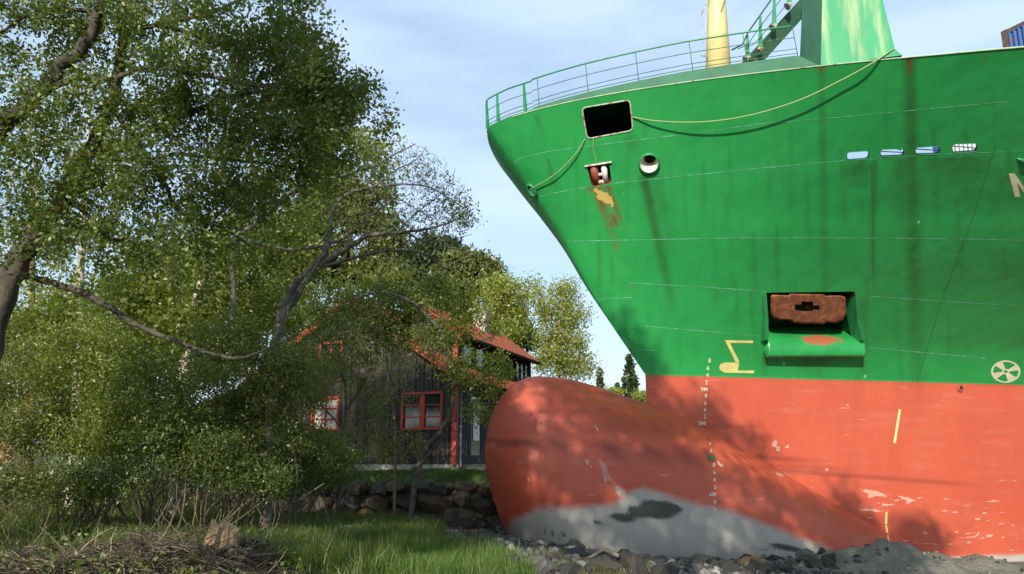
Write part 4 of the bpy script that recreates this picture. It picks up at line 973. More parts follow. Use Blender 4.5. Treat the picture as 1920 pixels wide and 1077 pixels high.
# side wall (blue-grey boards) with a glazed door
plank_wall('side_wall', .05, HL, lambda y: he-.15, 0.0, [(1.35, 2.2, .35, 2.35)], M['bluewall'], .12, 'y')
mb = MB(); mb.box((.02, 1.78, 1.35), (.04, .80, 1.96)); d_ = hobj(mb, 'door', M['curtain']); mb = MB(); mb.box((.055, 1.78, 1.5), (.03, .55, 1.3)); hobj(mb, 'pane', M['glass'], d_)
mb = MB(); mb.box((.03, .0, he/2), (.16, .16, he)); hobj(mb, 'corner_board', M['redtrim'])
mb = MB(); mb.box((.03, HL, he/2), (.16, .16, he)); hobj(mb, 'corner_board', M['redtrim'])
mb = MB(); mb.tube([(.20, .12, he-.2), (.20, .12, .1), (.26, .0, -.05)], .045, 8); hobj(mb, 'downpipe', M['metalgrey'], None, True)
mb = MB(); mb.box((1.2, 2.0, -.13), (2.2, 2.6, .12)); hobj(mb, 'terrace_slab', M['concrete'])
# roof
ov = .35; sl = (ha-he)/(HW/2)
R0 = (-HW/2, -ov, ha); R1 = (-HW/2, HL+.3, ha); E0 = (.45, -ov, he-.45*sl); E1 = (.45, HL+.3, he-.45*sl)
tiled('roof', E0, E1, R1, R0)
L0 = (-HW-.45, -ov, he-.45*sl); L1 = (-HW-.45, HL+.3, he-.45*sl); tiled('roof', L1, L0, R0, R1)
for (A_, B_) in ((R0, E0), (R0, L0)):
    mb = MB(); A_ = Vector(A_); B_ = Vector(B_); mb.prism([A_+Vector((0, 0, .12)), B_+Vector((0, 0, .12)), B_+Vector((0, 0, -.14)), A_+Vector((0, 0, -.14))], (0, -.035, 0)); hobj(mb, 'verge_board', M['redtrim'])
mb = MB(); mb.tube([Vector(R0)+Vector((0, 0, .12)), Vector(R1)+Vector((0, 0, .12))], .11, 8); hobj(mb, 'ridge_tiles', M['tile'], None, True)
# raised storey on the right slope with its own small tiled roof
ux0, uy0, uy1 = -.45, 1.0, 9.4; ze = 4.55-zF; zr = ze+1.0
plank_wall('dormer_front_wall', -2.2, ux0, lambda x: ze+(zr-ze)*min(1, (ux0-x)/1.3), uy0, (), None, .15, 'x', he-.2)
mb = MB(); mb.box((ux0-.02, (uy0+uy1)/2, (he-.3+ze)/2), (.06, uy1-uy0, ze-he+.3)); hobj(mb, 'dormer_side_wall', M['planks'])
mb = MB(); mb.box((ux0+.04, uy0-.03, (he-.3+ze)/2), (.14, .14, ze-he+.3)); hobj(mb, 'corner_board', M['redtrim'])
def side_window(y0, y1, z0, z1, nx=2):
    mb = MB(); mb.box((ux0+.03, (y0+y1)/2, (z0+z1)/2), (.03, y1-y0, z1-z0)); w = hobj(mb, 'window', M['glass']); mb = MB(); fr = .05
    for yy in [y0+(y1-y0)*i/nx for i in range(nx+1)]: mb.box((ux0+.07, yy, (z0+z1)/2), (.06, fr, z1-z0+.004))
    for zz in (z0, z1): mb.box((ux0+.065, (y0+y1)/2, zz), (.05, y1-y0, fr))
    hobj(mb, 'window_frame', M['planks'], w)
for a, b in ((1.5, 2.5), (2.7, 3.7), (7.2, 8.9)): side_window(a, b, ze-1.05, ze-.2, 1 if b < 5 else 3)
tiled('dormer_roof', (ux0+.35, uy0-.25, ze-.22), (ux0+.35, uy1+.1, ze-.22), (ux0-1.3, uy1+.1, zr), (ux0-1.3, uy0-.25, zr))
tiled('dormer_roof', (ux0-2.6, uy1+.1, ze), (ux0-2.6, uy0-.25, ze), (ux0-1.3, uy0-.25, zr), (ux0-1.3, uy1+.1, zr))
mb = MB(); A_ = Vector((ux0+.38, uy0-.28, ze-.22)); B_ = Vector((ux0-1.3, uy0-.28, zr)); mb.prism([A_+Vector((0, 0, .1)), B_+Vector((0, 0, .1)), B_+Vector((0, 0, -.14)), A_+Vector((0, 0, -.14))], (0, -.03, 0)); hobj(mb, 'verge_board', M['redtrim'])
mb = MB(); mb.tube([(ux0+.42, uy0-.25, ze-.20), (ux0+.42, uy1+.15, ze-.20)], .06, 8); hobj(mb, 'gutter', M['black'], None, True)
p = at(903, 640, 33.0); ex = Vector((cos(YAW), -sin(YAW), 0)); ey = Vector((sin(YAW), cos(YAW), 0)); d_ = p-Vector((HX0.x, HX0.y, zF)); cxl, cyl = d_.dot(ex), d_.dot(ey)
mb = MB(); topz = at(903, 584, 33).z-zF; mb.box((cxl, cyl, (topz+ze-.5)/2), (.52, .52, topz-ze+.5)); mb.box((cxl, cyl, topz+.05), (.62, .62, .10)); ch = hobj(mb, 'chimney', M['plaster']); mb = MB(); mb.tube([(cxl, cyl, topz+.1), (cxl, cyl, topz+.45)], .11, 12); mb.tube([(cxl, cyl, topz+.42), (cxl, cyl, topz+.55)], [.19, .02], 12); hobj(mb, 'chimney_cowl', M['metalgrey'], ch)
# small lean-to on the far left of the house
lx = -HW-.2
plank_wall('lean_to_wall', lx-3.6, lx, lambda x: 1.9+.28*(x-lx+3.6), .6, (), None, .18)
tiled('lean_to_roof', (lx-3.9, .3, 1.75), (lx-3.9, 5, 1.75), (lx, 5, 3.0), (lx, .3, 3.0))
mb = MB(); mb.prism([Vector((lx-3.9, .28, 1.85)), Vector((lx, .28, 3.1)), Vector((lx, .28, 2.9)), Vector((lx-3.9, .28, 1.65))], (0, -.03, 0)); hobj(mb, 'verge_board', M['redtrim'])

# ================================================================== VEGETATION
def leaf_mat(name, c1, c2, tr=.45, scale=1.1):
    m, nt, b = material(name); g = G(nt); nt.nodes.remove(b); out = nt.nodes['Material Output']
    isl = g.n('ShaderNodeNewGeometry').outputs['Random Per Island']; f = g.noise(scale, 3, .5)
    t = g.math('ADD', g.math('MULTIPLY', g.ramp(f, .35, .65), .6), g.math('MULTIPLY', isl, .4)); c = g.mix(t, c1, c2)
    c = g.mix(g.math('GREATER_THAN', isl, .965), c, (.16, .12, .03))
    d = g.n('ShaderNodeBsdfDiffuse'); g.l(c, d.inputs[0]); tl = g.n('ShaderNodeBsdfTranslucent'); g.l(g.mix(1.0, c, (1.25, 1.35, .55), 'MULTIPLY'), tl.inputs[0])
    gl = g.n('ShaderNodeBsdfGlossy'); gl.inputs['Roughness'].default_value = .45; gl.inputs[0].default_value = (.8, .85, .7, 1)
    m1 = g.n('ShaderNodeMixShader'); m1.inputs[0].default_value = tr; g.l(d.outputs[0], m1.inputs[1]); g.l(tl.outputs[0], m1.inputs[2])
    m2 = g.n('ShaderNodeMixShader'); m2.inputs[0].default_value = .05; g.l(m1.outputs[0], m2.inputs[1]); g.l(gl.outputs[0], m2.inputs[2]); g.l(m2.outputs[0], out.inputs[0]); return m
LF_birch = leaf_mat('birch_leaves', (.080, .125, .018), (.17, .215, .038), .52, 1.6); LF_light = leaf_mat('sunlit_leaves', (.125, .165, .022), (.24, .27, .05), .5); LF_willow = leaf_mat('willow_leaves', (.11, .14, .030), (.21, .23, .06), .5)  # the second, lighter green has sunlight put into the leaf colour
LF_yellow = leaf_mat('spring_birch_leaves', (.22, .26, .04), (.38, .39, .09), .5); LF_pine = leaf_mat('pine_needles', (.075, .10, .024), (.15, .165, .045), .2); LF_pined = leaf_mat('dark_pine_needles', (.022, .044, .018), (.050, .075, .030), .2)
LF_grass = leaf_mat('grass_blades', (.055, .12, .015), (.13, .21, .035), .4); LF_dark = leaf_mat('undergrowth_leaves', (.065, .10, .016), (.14, .18, .032), .45)
B_dark = simple('dark_bark', (.045, .038, .028), (.10, .085, .062), scale=8, rough=.9, bump=.5, mapping=(1, 1, .4)); B_grey = simple('grey_lichen_bark', (.15, .14, .115), (.085, .075, .06), scale=7, rough=.9, bump=.4)
B_birch = simple('birch_bark', (.42, .37, .29), (.10, .08, .06), scale=5, rough=.8, bump=.3, mapping=(1, 1, 2.5), lo=.52, hi=.66); B_pine = simple('pine_bark', (.26, .12, .05), (.14, .08, .045), scale=5, rough=.9, bump=.4); B_straw = simple('dry_stem', (.26, .20, .12), (.13, .10, .06), scale=8, rough=.9); B_wil = simple('willow_stem', (.13, .105, .07), (.06, .05, .035), scale=8, rough=.9)
def rand_quads(C, size, rs, elong=1.5, up=None, upw=0.0):
    n = len(C); a = rs.normal(size=(n, 3)); b = rs.normal(size=(n, 3))
    if up is not None: a = a*(1-upw)+np.array(up)*upw*2
    a /= np.linalg.norm(a, axis=1, keepdims=True); b -= (a*b).sum(1, keepdims=True)*a; b /= np.linalg.norm(b, axis=1, keepdims=True)
    s_ = (size*rs.uniform(.6, 1.25, n))[:, None]; L_ = s_*elong*.5; w = s_*.42
    V = np.stack([C-a*L_, C+b*w-a*L_*.1, C+a*L_, C-b*w-a*L_*.1], 1); return V.reshape(-1, 3)
class Tree:
    def __init__(s, name, label, cat, base, bark, leaf, group=None, seed=1, bark2=None):
        s.o = empty(name, base); tag(s.o, label, cat, group); s.base = Vector(base); s.bark = bark; s.bark2 = bark2 or bark; s.leaf = leaf; s.rs = np.random.default_rng(seed)
        s.N = np.zeros((0, 3)); s.R = np.zeros(0); s.trunk = MB(); s.tw = MB(); s.L = []
    def limb(s, pts, r0, r1, n=8, samp=5):
        c = catmull(pts, samp); m = len(c); rad = [r0+(r1-r0)*i/(m-1) for i in range(m)]
        c = [p+Vector(s.rs.normal(size=3))*rad[i]*.22 for i, p in enumerate(c)]
        s.trunk.tube([p-s.base for p in c], rad, n, False); s.N = np.vstack([s.N, np.array([tuple(p) for p in c])]); s.R = np.concatenate([s.R, rad]); return s
    def fill(s, blobs, per, twig=.006, leaves=30, size=.05, spread=.22, droop=.0, sag=.10, elong=1.5, maxl=3.0, thick=.016, nodes_min=.0, upw=0.0, along=.6, jit=.06):
        T = []
        for (c, r, n) in blobs:
            d = s.rs.normal(size=(int(n*per), 3)); d /= np.linalg.norm(d, axis=1, keepdims=True); T.append(np.array(tuple(c))+d*(s.rs.uniform(0, 1, (len(d), 1))**(.45))*np.array(r))
        T = np.vstack(T); dd = np.array([np.min(((s.N-t)**2).sum(1)) for t in T]) if len(s.N) else np.zeros(len(T)); T = T[np.argsort(dd)]
        cap = len(s.N)+len(T)*7; N = np.zeros((cap, 3)); R = np.zeros(cap); k = len(s.N); N[:k] = s.N; R[:k] = s.R
        ends = []; cl = []
        for t in T:
            D = ((N[:k]-t)**2); D = D[:, 0]+D[:, 1]+D[:, 2]*1.6+ (N[:k, 2] > t[2]+.3)*.5; j = int(D.argmin()); a = N[j]; L_ = np.linalg.norm(t-a)
            if L_ > maxl or L_ < .03: continue
            m = int(min(6, max(2, L_/.22))); f = np.linspace(0, 1, m+1)[:, None]; P = a+(t-a)*f; P[:, 2] -= np.sin(f[:, 0]*pi)*L_*sag*-1; P[1:-1] += s.rs.normal(size=(m-1, 3))*L_*jit
            r0 = min(R[j]*.75, twig+thick*L_); rr_ = r0+(twig*.5-r0)*f[:, 0]
            if droop > 0 and s.rs.random() < .7:
                q = P[-1]+np.array([s.rs.normal()*.08, s.rs.normal()*.08, -droop*s.rs.uniform(.4, 1.2)]); P = np.vstack([P, (P[-1]+q)/2+s.rs.normal(size=3)*.03, q]); rr_ = np.concatenate([rr_, [twig*.45, twig*.35]])
            s.tw.tube([Vector(p)-s.base for p in P], [float(x) for x in rr_], 4 if r0 > .02 else 3, False)
            add = P[1:]; n2 = min(len(add), cap-k); N[k:k+n2] = add[:n2]; R[k:k+n2] = rr_[1:1+n2]; k += n2
            nl = int(leaves*s.rs.uniform(.5, 1.4))
            if nl > 0:
                ii = (1-s.rs.random(nl)**1.6*along)*(len(P)-1); i0 = np.clip(ii.astype(int), 0, len(P)-2); ff = (ii-i0)[:, None]; C = P[i0]*(1-ff)+P[i0+1]*ff
                cl.append(C+s.rs.normal(size=(nl, 3))*spread*np.array([1, 1, .8])*.6)
        s.N = N[:k]; s.R = R[:k]
        if cl: s.L.append(rand_quads(np.vstack(cl), size, s.rs, elong, (0, 0, 1), upw))
        return s
    def leaves(s, C, size, elong=1.5, upw=0.0): s.L.append(rand_quads(np.asarray(C), size, s.rs, elong, (0, 0, 1), upw)); return s
    def done(s):
        if s.trunk.f: mesh_obj('trunk', s.trunk.v, s.trunk.f, s.bark, s.o, True)
        if s.tw.f: mesh_obj('branches', s.tw.v, s.tw.f, s.bark2, s.o, True)
        if s.L: np_quads('crown', np.vstack(s.L)-np.array(tuple(s.base)), s.leaf, s.o)
        return s.o
def PX(pts, Y, Y2=None):
    n = len(pts); Y2 = Y if Y2 is None else Y2; return [at(u, v, Y+(Y2-Y)*i/max(1, n-1)) for i, (u, v) in enumerate(pts)]
def BL(lst, Y, dy=1.0):                  # blobs: (u, v, ru, rv, weight[, Y])
    out = []
    for b_ in lst:
        y = b_[5] if len(b_) > 5 else Y; k = y/FPX; out.append((at(b_[0], b_[1], y), (b_[2]*k, dy, b_[3]*k), b_[4]))
    return out
# --- near birch at the left edge
t = Tree('birch_tree', 'big dark leafy birch arching in from the left edge, branches against the sky', 'tree', (-8.1, 10.6, gz(-8.1, 10.6)-.1), B_dark, LF_birch, None, 5)
t.limb([Vector((-8.1, 10.6, -1.5))]+PX([(-70, 760), (0, 590), (55, 455), (110, 385), (165, 290), (215, 180), (232, 60), (238, -90)], 10.6, 10.2), .20, .05, 10)
t.limb([Vector((-8.1, 10.6, -.6))]+PX([(-120, 520), (-50, 330), (0, 245), (60, 190), (110, 130), (150, 92), (185, 20), (200, -90)], 10.2, 9.6), .17, .05, 10)
for L_, r0, r1, ya, yb in (([(80, 175), (120, 155), (163, 145), (208, 149), (260, 130), (334, 132), (420, 150), (520, 165), (620, 158)], .05, .015, 9.9, 9.4),
    ([(165, 290), (223, 279), (260, 256), (316, 230), (390, 197), (446, 178), (520, 172), (600, 185), (690, 172)], .06, .012, 10.4, 10.0),
    ([(-60, 480), (0, 505), (70, 525), (130, 540), (200, 575), (260, 610), (330, 640), (400, 665), (450, 672), (500, 655), (545, 632)], .062, .016, 10.6, 11.5),
    ([(55, 455), (130, 388), (165, 405), (200, 445), (240, 452), (270, 475), (305, 500), (340, 540)], .04, .012, 10.4, 10.8), ([(232, 60), (300, 45), (400, 22), (480, -12), (560, -30)], .04, .012, 10.2, 9.8),
    ([(185, 20), (90, 20), (40, 35), (0, 60), (-50, 60)], .035, .012, 9.8, 9.5), ([(210, 200), (300, 330), (340, 400), (420, 430), (480, 470)], .04, .010, 10.3, 10.6), ([(300, 45), (420, 80), (520, 70), (600, 100), (660, 140)], .035, .01, 10, 9.8),
    ([(0, 245), (-40, 380), (40, 420), (90, 470)], .03, .01, 10.2, 10.6), ([(165, 290), (250, 300), (340, 290), (420, 300), (520, 310), (600, 330)], .035, .01, 10.3, 10.3)):
    t.limb(PX(L_, ya, yb), r0, r1, 7, 4)
t.fill(BL([(60, 40, 130, 90, 1.0), (250, 30, 150, 90, 1.2), (430, 70, 130, 85, 1.1), (560, 100, 95, 90, 1.0), (620, 170, 80, 70, .9), (690, 165, 34, 34, .12), (120, 200, 150, 90, 1.1), (330, 190, 150, 80, 1.2), (500, 220, 130, 80, 1.2), (600, 270, 75, 80, .75),
    (100, 330, 150, 80, 1.0), (300, 330, 150, 90, 1.1), (470, 320, 110, 80, .8), (90, 450, 140, 80, .5), (260, 450, 130, 80, .4), (400, 440, 90, 70, .3), (560, 20, 60, 50, .35), (-60, 250, 90, 250, .8), (300, -90, 300, 60, .8)], 10.0, 1.3), 72, leaves=72, size=.046, spread=.15, droop=.34, twig=.007, thick=.012, maxl=2.2)
t.done()
# --- birches and leafy trees behind it
def mid_tree(label, trunkpx, Y, blobs, seed, leaf=LF_light, bark=B_birch, per=50, size=.08, r0=.14, leaves=60, dy=1.6, droop=.2, name='birch_tree', group=None, spread=.3, extra=(), **kw):
    b = at(trunkpx[0][0], trunkpx[0][1], Y); z = gz(b.x, b.y); t = Tree(name, label, 'tree', (b.x, b.y, z-.1), bark, leaf, group, seed, B_dark)
    t.limb([Vector((b.x, b.y, z-.1))]+PX(trunkpx[1:], Y), r0, r0*.2, 9, 4)
    for L_ in extra: t.limb(PX(L_, Y), r0*.4, r0*.1, 6, 4)
    t.fill(BL(blobs, Y, dy), per, leaves=leaves, size=size, spread=spread, droop=droop, twig=.007, thick=.013, maxl=4.0, **kw); return t.done()
mid_tree('tall birch with pale slanting trunk rising behind the dark near birch', [(335, 800), (350, 690), (358, 600), (400, 470), (455, 390), (520, 315), (600, 250), (660, 180)], 17, [(300, 560, 130, 80, 1), (420, 500, 110, 90, 1.1), (520, 400, 90, 100, .9), (600, 320, 90, 70, .5), (700, 290, 60, 40, .35), (640, 230, 60, 40, .25), (380, 620, 110, 60, .9), (250, 470, 90, 80, .7), (480, 560, 80, 60, .6)], 21, per=62)
mid_tree('slender birch with pale upright trunk at the far left', [(148, 850), (150, 640), (152, 520), (156, 400), (165, 260), (170, 120)], 19, [(130, 560, 120, 80, 1), (90, 420, 90, 80, .5), (200, 620, 110, 70, 1), (170, 300, 90, 90, .35), (40, 620, 90, 60, .8)], 22, per=50)
mid_tree('leafy tree with red brown trunk at the left edge behind the willows', [(62, 850), (60, 600), (62, 430), (70, 300)], 23, [(20, 640, 100, 70, 1), (90, 690, 110, 60, 1), (0, 560, 70, 60, .5), (60, 500, 80, 70, .4)], 23, bark=B_pine, per=44, size=.07)
for i, (u, Y, bl, lab) in enumerate(((260, 27, [(240, 620, 150, 90, 1.4), (330, 540, 110, 80, 1), (180, 700, 140, 80, 1.2), (380, 650, 90, 70, 1)], 'broad leafy tree in the thicket left of the house'), (470, 36, [(450, 560, 130, 90, 1.2), (540, 470, 90, 90, .9), (400, 470, 90, 80, .8), (560, 600, 100, 50, 1)], 'broad leafy tree rising behind the left roof slope of the house'), (40, 30, [(40, 720, 140, 70, 1.3), (110, 640, 110, 60, .8)], 'low leafy tree at the far left behind the thicket'))):
    mid_tree(lab, [(u, 850), (u+5, 700), (u+15, 600), (u+25, 500)], Y, bl, 30+i, LF_light, B_dark, 70, .14, .18, 60, 2.5, 0, 'leafy_tree', spread=.5)
# --- old apple-like tree with bare twigs reaching right
b = at(505, 880, 15.5); t = Tree('bare_twig_tree', 'crooked grey tree with nearly bare twigs fanning right against the sky', 'tree', (b.x, b.y, gz(b.x, b.y)-.1), B_grey, LF_light, None, 41, B_dark)
tb_ = Vector((b.x, b.y, gz(b.x, b.y)-.1))
t.limb([tb_]+PX([(512, 700), (522, 620), (545, 548), (580, 505), (608, 478), (618, 430), (626, 392), (650, 365), (700, 352), (752, 345)], 15.5, 15), .105, .022, 9)
t.limb(PX([(530, 600), (560, 545), (600, 500), (655, 462), (700, 440), (760, 436), (820, 425), (870, 405)], 15.5, 14.8), .085, .012, 8)
t.limb(PX([(436, 600), (438, 500), (442, 446), (480, 420), (530, 372), (575, 348), (640, 330), (700, 310), (740, 290), (780, 270)], 15.8, 15), .06, .010, 7)
t.limb(PX([(440, 446), (500, 460), (560, 468), (640, 450), (700, 400), (740, 372)], 15.8, 15.2), .045, .008, 6); t.limb(PX([(600, 500), (680, 480), (740, 470), (800, 478), (840, 500)], 15.3, 15), .035, .008, 6)
t.limb(PX([(752, 345), (800, 350), (840, 370), (875, 395)], 15, 14.9), .02, .006, 5); t.limb(PX([(700, 352), (740, 320), (780, 300), (800, 275)], 15), .02, .006, 5); t.limb(PX([(740, 440), (780, 400), (820, 370), (850, 340)], 15), .02, .006, 5)
t.limb(PX([(760, 436), (800, 455), (840, 450), (885, 440)], 14.9), .02, .006, 5); t.limb(PX([(640, 330), (700, 345), (760, 380), (810, 410)], 15.1), .02, .006, 5)
t.limb(PX([(575, 348), (600, 300), (640, 262), (690, 240)], 15.5, 15), .025, .007, 6)
t.fill(BL([(700, 390, 90, 60, 1.2), (770, 370, 80, 50, 1.5), (820, 400, 60, 40, 1.1), (780, 310, 45, 40, .7), (760, 440, 80, 40, 1.2), (700, 300, 80, 50, .8), (640, 400, 80, 60, .7), (840, 340, 30, 25, .2), (690, 470, 70, 35, .6), (600, 330, 70, 50, .5), (845, 385, 45, 45, 1.4), (800, 330, 45, 40, 1.2), (800, 430, 70, 45, 1.2)], 15.2, .9), 150, leaves=1.6, size=.045, spread=.12, sag=.10, twig=.010, thick=.010, maxl=2.4, jit=.12)
t.fill(BL([(870, 405, 26, 22, 1.0), (700, 290, 90, 40, 1.2), (600, 400, 100, 60, 1.1), (560, 520, 80, 50, .8), (500, 440, 60, 50, .8)], 15.2, .9), 30, leaves=18, size=.045, spread=.14, twig=.005, thick=.007, maxl=1.5)
t.done()
# --- small crooked trees in front of the house
b = at(768, 886, 23.5); t = Tree('crooked_tree', 'small crooked tree with curved grey stem in front of the red framed window', 'tree', (b.x, b.y, gz(b.x, b.y)-.05), B_grey, LF_light, None, 51, B_dark)
t.limb([Vector((b.x, b.y, gz(b.x, b.y)-.05))]+PX([(790, 858), (815, 825), (838, 790), (849, 745), (850, 700), (843, 665), (830, 630), (800, 590), (760, 560), (705, 548), (650, 570), (600, 600)], 23.4, 20.5), .085, .018, 9)
t.limb(PX([(768, 884), (795, 862), (822, 832), (832, 815)], 23.4), .05, .03, 7); t.limb(PX([(849, 745), (870, 725), (895, 715), (925, 712)], 23.3, 22.6), .03, .010, 6); t.limb(PX([(843, 690), (868, 680), (890, 662), (920, 650)], 23.2, 22.8), .025, .009, 6)
t.limb(PX([(800, 590), (810, 540), (840, 500), (880, 480)], 22.5, 22), .03, .009, 6); t.limb(PX([(843, 660), (860, 610), (850, 560), (820, 520)], 23, 22), .025, .009, 6); t.limb(PX([(705, 548), (720, 500), (760, 470), (800, 455)], 21.5, 21), .022, .008, 6); t.limb(PX([(850, 790), (880, 770), (905, 765), (940, 740)], 23.2, 22.6), .02, .008, 6)
t.fill(BL([(820, 560, 80, 60, .8), (890, 600, 60, 50, .5), (740, 580, 80, 40, .6), (780, 640, 60, 50, .35), (920, 700, 60, 40, .45), (870, 700, 50, 40, .35), (690, 620, 70, 50, .5), (620, 600, 60, 40, .5), (900, 770, 45, 30, .25), (720, 520, 60, 40, .5), (640, 660, 70, 60, .5), (730, 630, 50, 40, .4), (650, 560, 80, 40, .9), (760, 600, 80, 50, .7), (840, 640, 60, 50, .5)], 22.3, 1.0), 95, leaves=32, size=.065, spread=.24, twig=.006, thick=.008, maxl=2.0, jit=.09)
t.done()
b = at(640, 900, 21.0); t = Tree('twiggy_tree', 'grey twiggy tree with sparse leaves spreading in front of the left half of the house', 'tree', (b.x, b.y, gz(b.x, b.y)-.05), B_dark, LF_willow, None, 53, B_dark)
t.limb([Vector((b.x, b.y, gz(b.x, b.y)-.05))]+PX([(635, 840), (650, 770), (640, 700), (600, 640), (560, 600)], 21.0), .06, .015, 7); t.limb(PX([(650, 770), (690, 700), (700, 640), (690, 590), (710, 540)], 21), .04, .01, 6); t.limb(PX([(640, 800), (600, 760), (560, 740), (520, 700)], 20.8), .035, .01, 6); t.limb(PX([(650, 790), (700, 780), (740, 750), (790, 740)], 21), .03, .008, 6)
t.fill(BL([(600, 640, 90, 60, 1), (690, 620, 70, 70, 1), (540, 740, 60, 60, .8), (660, 700, 70, 50, .7), (740, 720, 60, 60, .45), (690, 820, 70, 40, .5), (600, 830, 70, 40, .8), (800, 640, 60, 50, .35)], 20.8, .8), 120, leaves=13, size=.05, spread=.16, twig=.007, thick=.008, maxl=2.2, jit=.10, sag=.06); t.done()
b = at(742, 886, 23.8); t = Tree('young_tree', 'young tree with thin straight pale stem in front of the house wall', 'tree', (b.x, b.y, gz(b.x, b.y)-.05), B_straw, LF_light, None, 52)
t.limb([Vector((b.x, b.y, gz(b.x, b.y)-.05))]+PX([(741, 830), (738, 770), (733, 715), (727, 690), (722, 640)], 23.8), .05, .015, 8); t.fill(BL([(700, 770, 45, 35, 1), (745, 850, 50, 30, .9), (690, 730, 40, 30, .4), (780, 830, 35, 30, .6), (735, 660, 50, 50, .6)], 23.6, .6), 45, leaves=12, size=.05, spread=.16, twig=.004, thick=.006, maxl=1.6); t.done()
# --- willow thicket
wil = [('tall grey green willow bush at the far left edge', -10, 15.0, [(0, 700, 110, 110, 1.3), (70, 800, 100, 60, 1)], LF_willow, 61), ('bright willow bush between the two pale birch trunks', 170, 14.5, [(150, 680, 120, 90, 1.3), (190, 800, 110, 60, 1.1)], LF_light, 62),
       ('dense dark green willow bush below the long drooping branch', 330, 14.2, [(320, 740, 120, 90, 1.4), (340, 840, 110, 45, 1)], LF_dark, 63), ('twiggy dark willow bush before the left part of the house', 480, 15.5, [(470, 740, 100, 90, 1.2), (480, 830, 100, 50, 1.1), (540, 690, 70, 60, .8), (440, 640, 80, 50, .8)], LF_willow, 64),
       ('sparse willow bush leaning right over the boulder wall', 560, 17.5, [(570, 840, 80, 40, 1.1), (600, 740, 50, 40, .25), (520, 780, 60, 60, .9), (620, 860, 60, 25, .7), (560, 690, 70, 50, .7)], LF_willow, 65), ('low willow bush with dry stems behind the brushwood', 250, 16.0, [(240, 780, 150, 70, 1.4), (420, 800, 120, 60, 1.2)], LF_dark, 66),
       ('yellow green willow bush in the sun behind the thicket', 90, 20.0, [(60, 640, 140, 60, 1.1), (250, 650, 130, 60, 1), (400, 700, 110, 60, 1)], LF_light, 67)]
wil += [('low leafy shrub in the undergrowth at the left edge', 30, 13.6, [(30, 900, 90, 40, .6), (110, 930, 60, 25, .3)], LF_willow, 171), ('low leafy shrub in the undergrowth above the brushwood heap', 210, 13.9, [(210, 890, 80, 35, .5)], LF_dark, 172), ('low twiggy shrub in the undergrowth right of the stump', 430, 14.6, [(430, 885, 80, 35, .55), (500, 900, 60, 25, .4)], LF_dark, 173), ('low shrub leaning over the left end of the boulder wall', 560, 20.0, [(550, 905, 60, 35, 1.0), (610, 890, 40, 25, .5)], LF_dark, 174), ('long low hedge of bushes far behind the thicket at the left', 150, 34.0, [(-60, 820, 160, 55, 1.4), (160, 825, 160, 50, 1.4), (380, 825, 160, 50, 1.4)], LF_light, 70), ('low dark bush closing the gap at the left edge behind the willows', 30, 21.0, [(20, 800, 160, 60, 1.6), (160, 830, 120, 40, 1.0)], LF_dark, 68), ('low dark bush under the lean to roof left of the house', 380, 22.0, [(350, 810, 140, 60, 1.6), (480, 800, 90, 60, 1.0)], LF_dark, 69)]
for lab, u0, Y, bl, lf, sd in wil:
    b = at(u0, 930, Y); z0_ = gz(b.x, b.y); t = Tree('willow_bush', lab, 'bush', (b.x, b.y, z0_), B_wil, lf, None, sd, B_wil); r_ = random.Random(sd)
    for k in range(11):
        bb = bl[r_.randrange(len(bl))]; tu = bb[0]+r_.uniform(-1, 1)*bb[2]; tv = bb[1]+r_.uniform(-.8, .3)*bb[3]; st_ = Vector((b.x+r_.uniform(-.9, .9), b.y+r_.uniform(-.4, .4), 0)); st_.z = gz(st_.x, st_.y)-.05
        e_ = at(tu, tv, Y+r_.uniform(-.6, .6)); md = st_.lerp(e_, .5)+Vector((r_.uniform(-.3, .3), r_.uniform(-.2, .2), r_.uniform(-.25, .1))); t.limb([st_, md, e_], r_.uniform(.012, .026), .005, 5, 4)
    t.fill(BL(bl, Y, 1.0), 75, leaves=92, size=.038, spread=.24, twig=.007, thick=.008, maxl=1.8, elong=1.8, jit=.08); t.done()
# bare dry stems standing in the undergrowth
r_ = random.Random(77)
for (u, v, u2, v2, Y, th_) in ((255, 975, 292, 830, 13.2, .012), (268, 990, 240, 900, 13, .010), (345, 985, 300, 870, 13, .016), (250, 985, 330, 880, 13.2, .02), (345, 990, 330, 880, 13.4, .02), (395, 970, 440, 880, 14.2, .018), (380, 985, 480, 900, 14, .022),
                               (98, 980, 128, 880, 13.2, .010), (118, 970, 138, 860, 13.3, .009), (185, 965, 205, 850, 13.5, .01), (30, 930, 60, 860, 14, .008), (290, 960, 268, 860, 13.6, .012), (200, 960, 186, 880, 13.5, .01), (330, 930, 352, 860, 13.7, .01), (360, 935, 372, 850, 13.9, .01), (520, 905, 640, 885, 17.5, .02), (470, 930, 610, 905, 16, .018)):
    a_ = ground_hit(u, v) if v > 950 else at(u, v, Y); a_.z = min(a_.z, gz(a_.x, a_.y)); e_ = at(u2, v2, a_.y+.3); e_ = e_ if e_.z > a_.z else e_+Vector((0, 0, .3)); mb = MB(); m_ = a_.lerp(e_, .45)+Vector((r_.uniform(-.1, .1), 0, r_.uniform(-.06, .06)))
    mb.tube([p-a_ for p in catmull([a_-Vector((0, 0, .05)), m_, e_], 5)], [th_*(1-.05*i) for i in range(11)], 6, False)
    for q in range(3):
        c0_ = a_.lerp(e_, r_.uniform(.4, .9)); mb.tube([c0_-a_, c0_-a_+Vector((r_.uniform(-.25, .25), r_.uniform(-.1, .1), r_.uniform(.05, .3)))], [th_*.5, th_*.2], 4, False)
    o = mb.build('dry_sapling', B_straw, None, True); o.location = a_; tag(o, 'thin pale leafless stem standing in the undergrowth before the willows', 'stem', 'dry stems in the undergrowth')
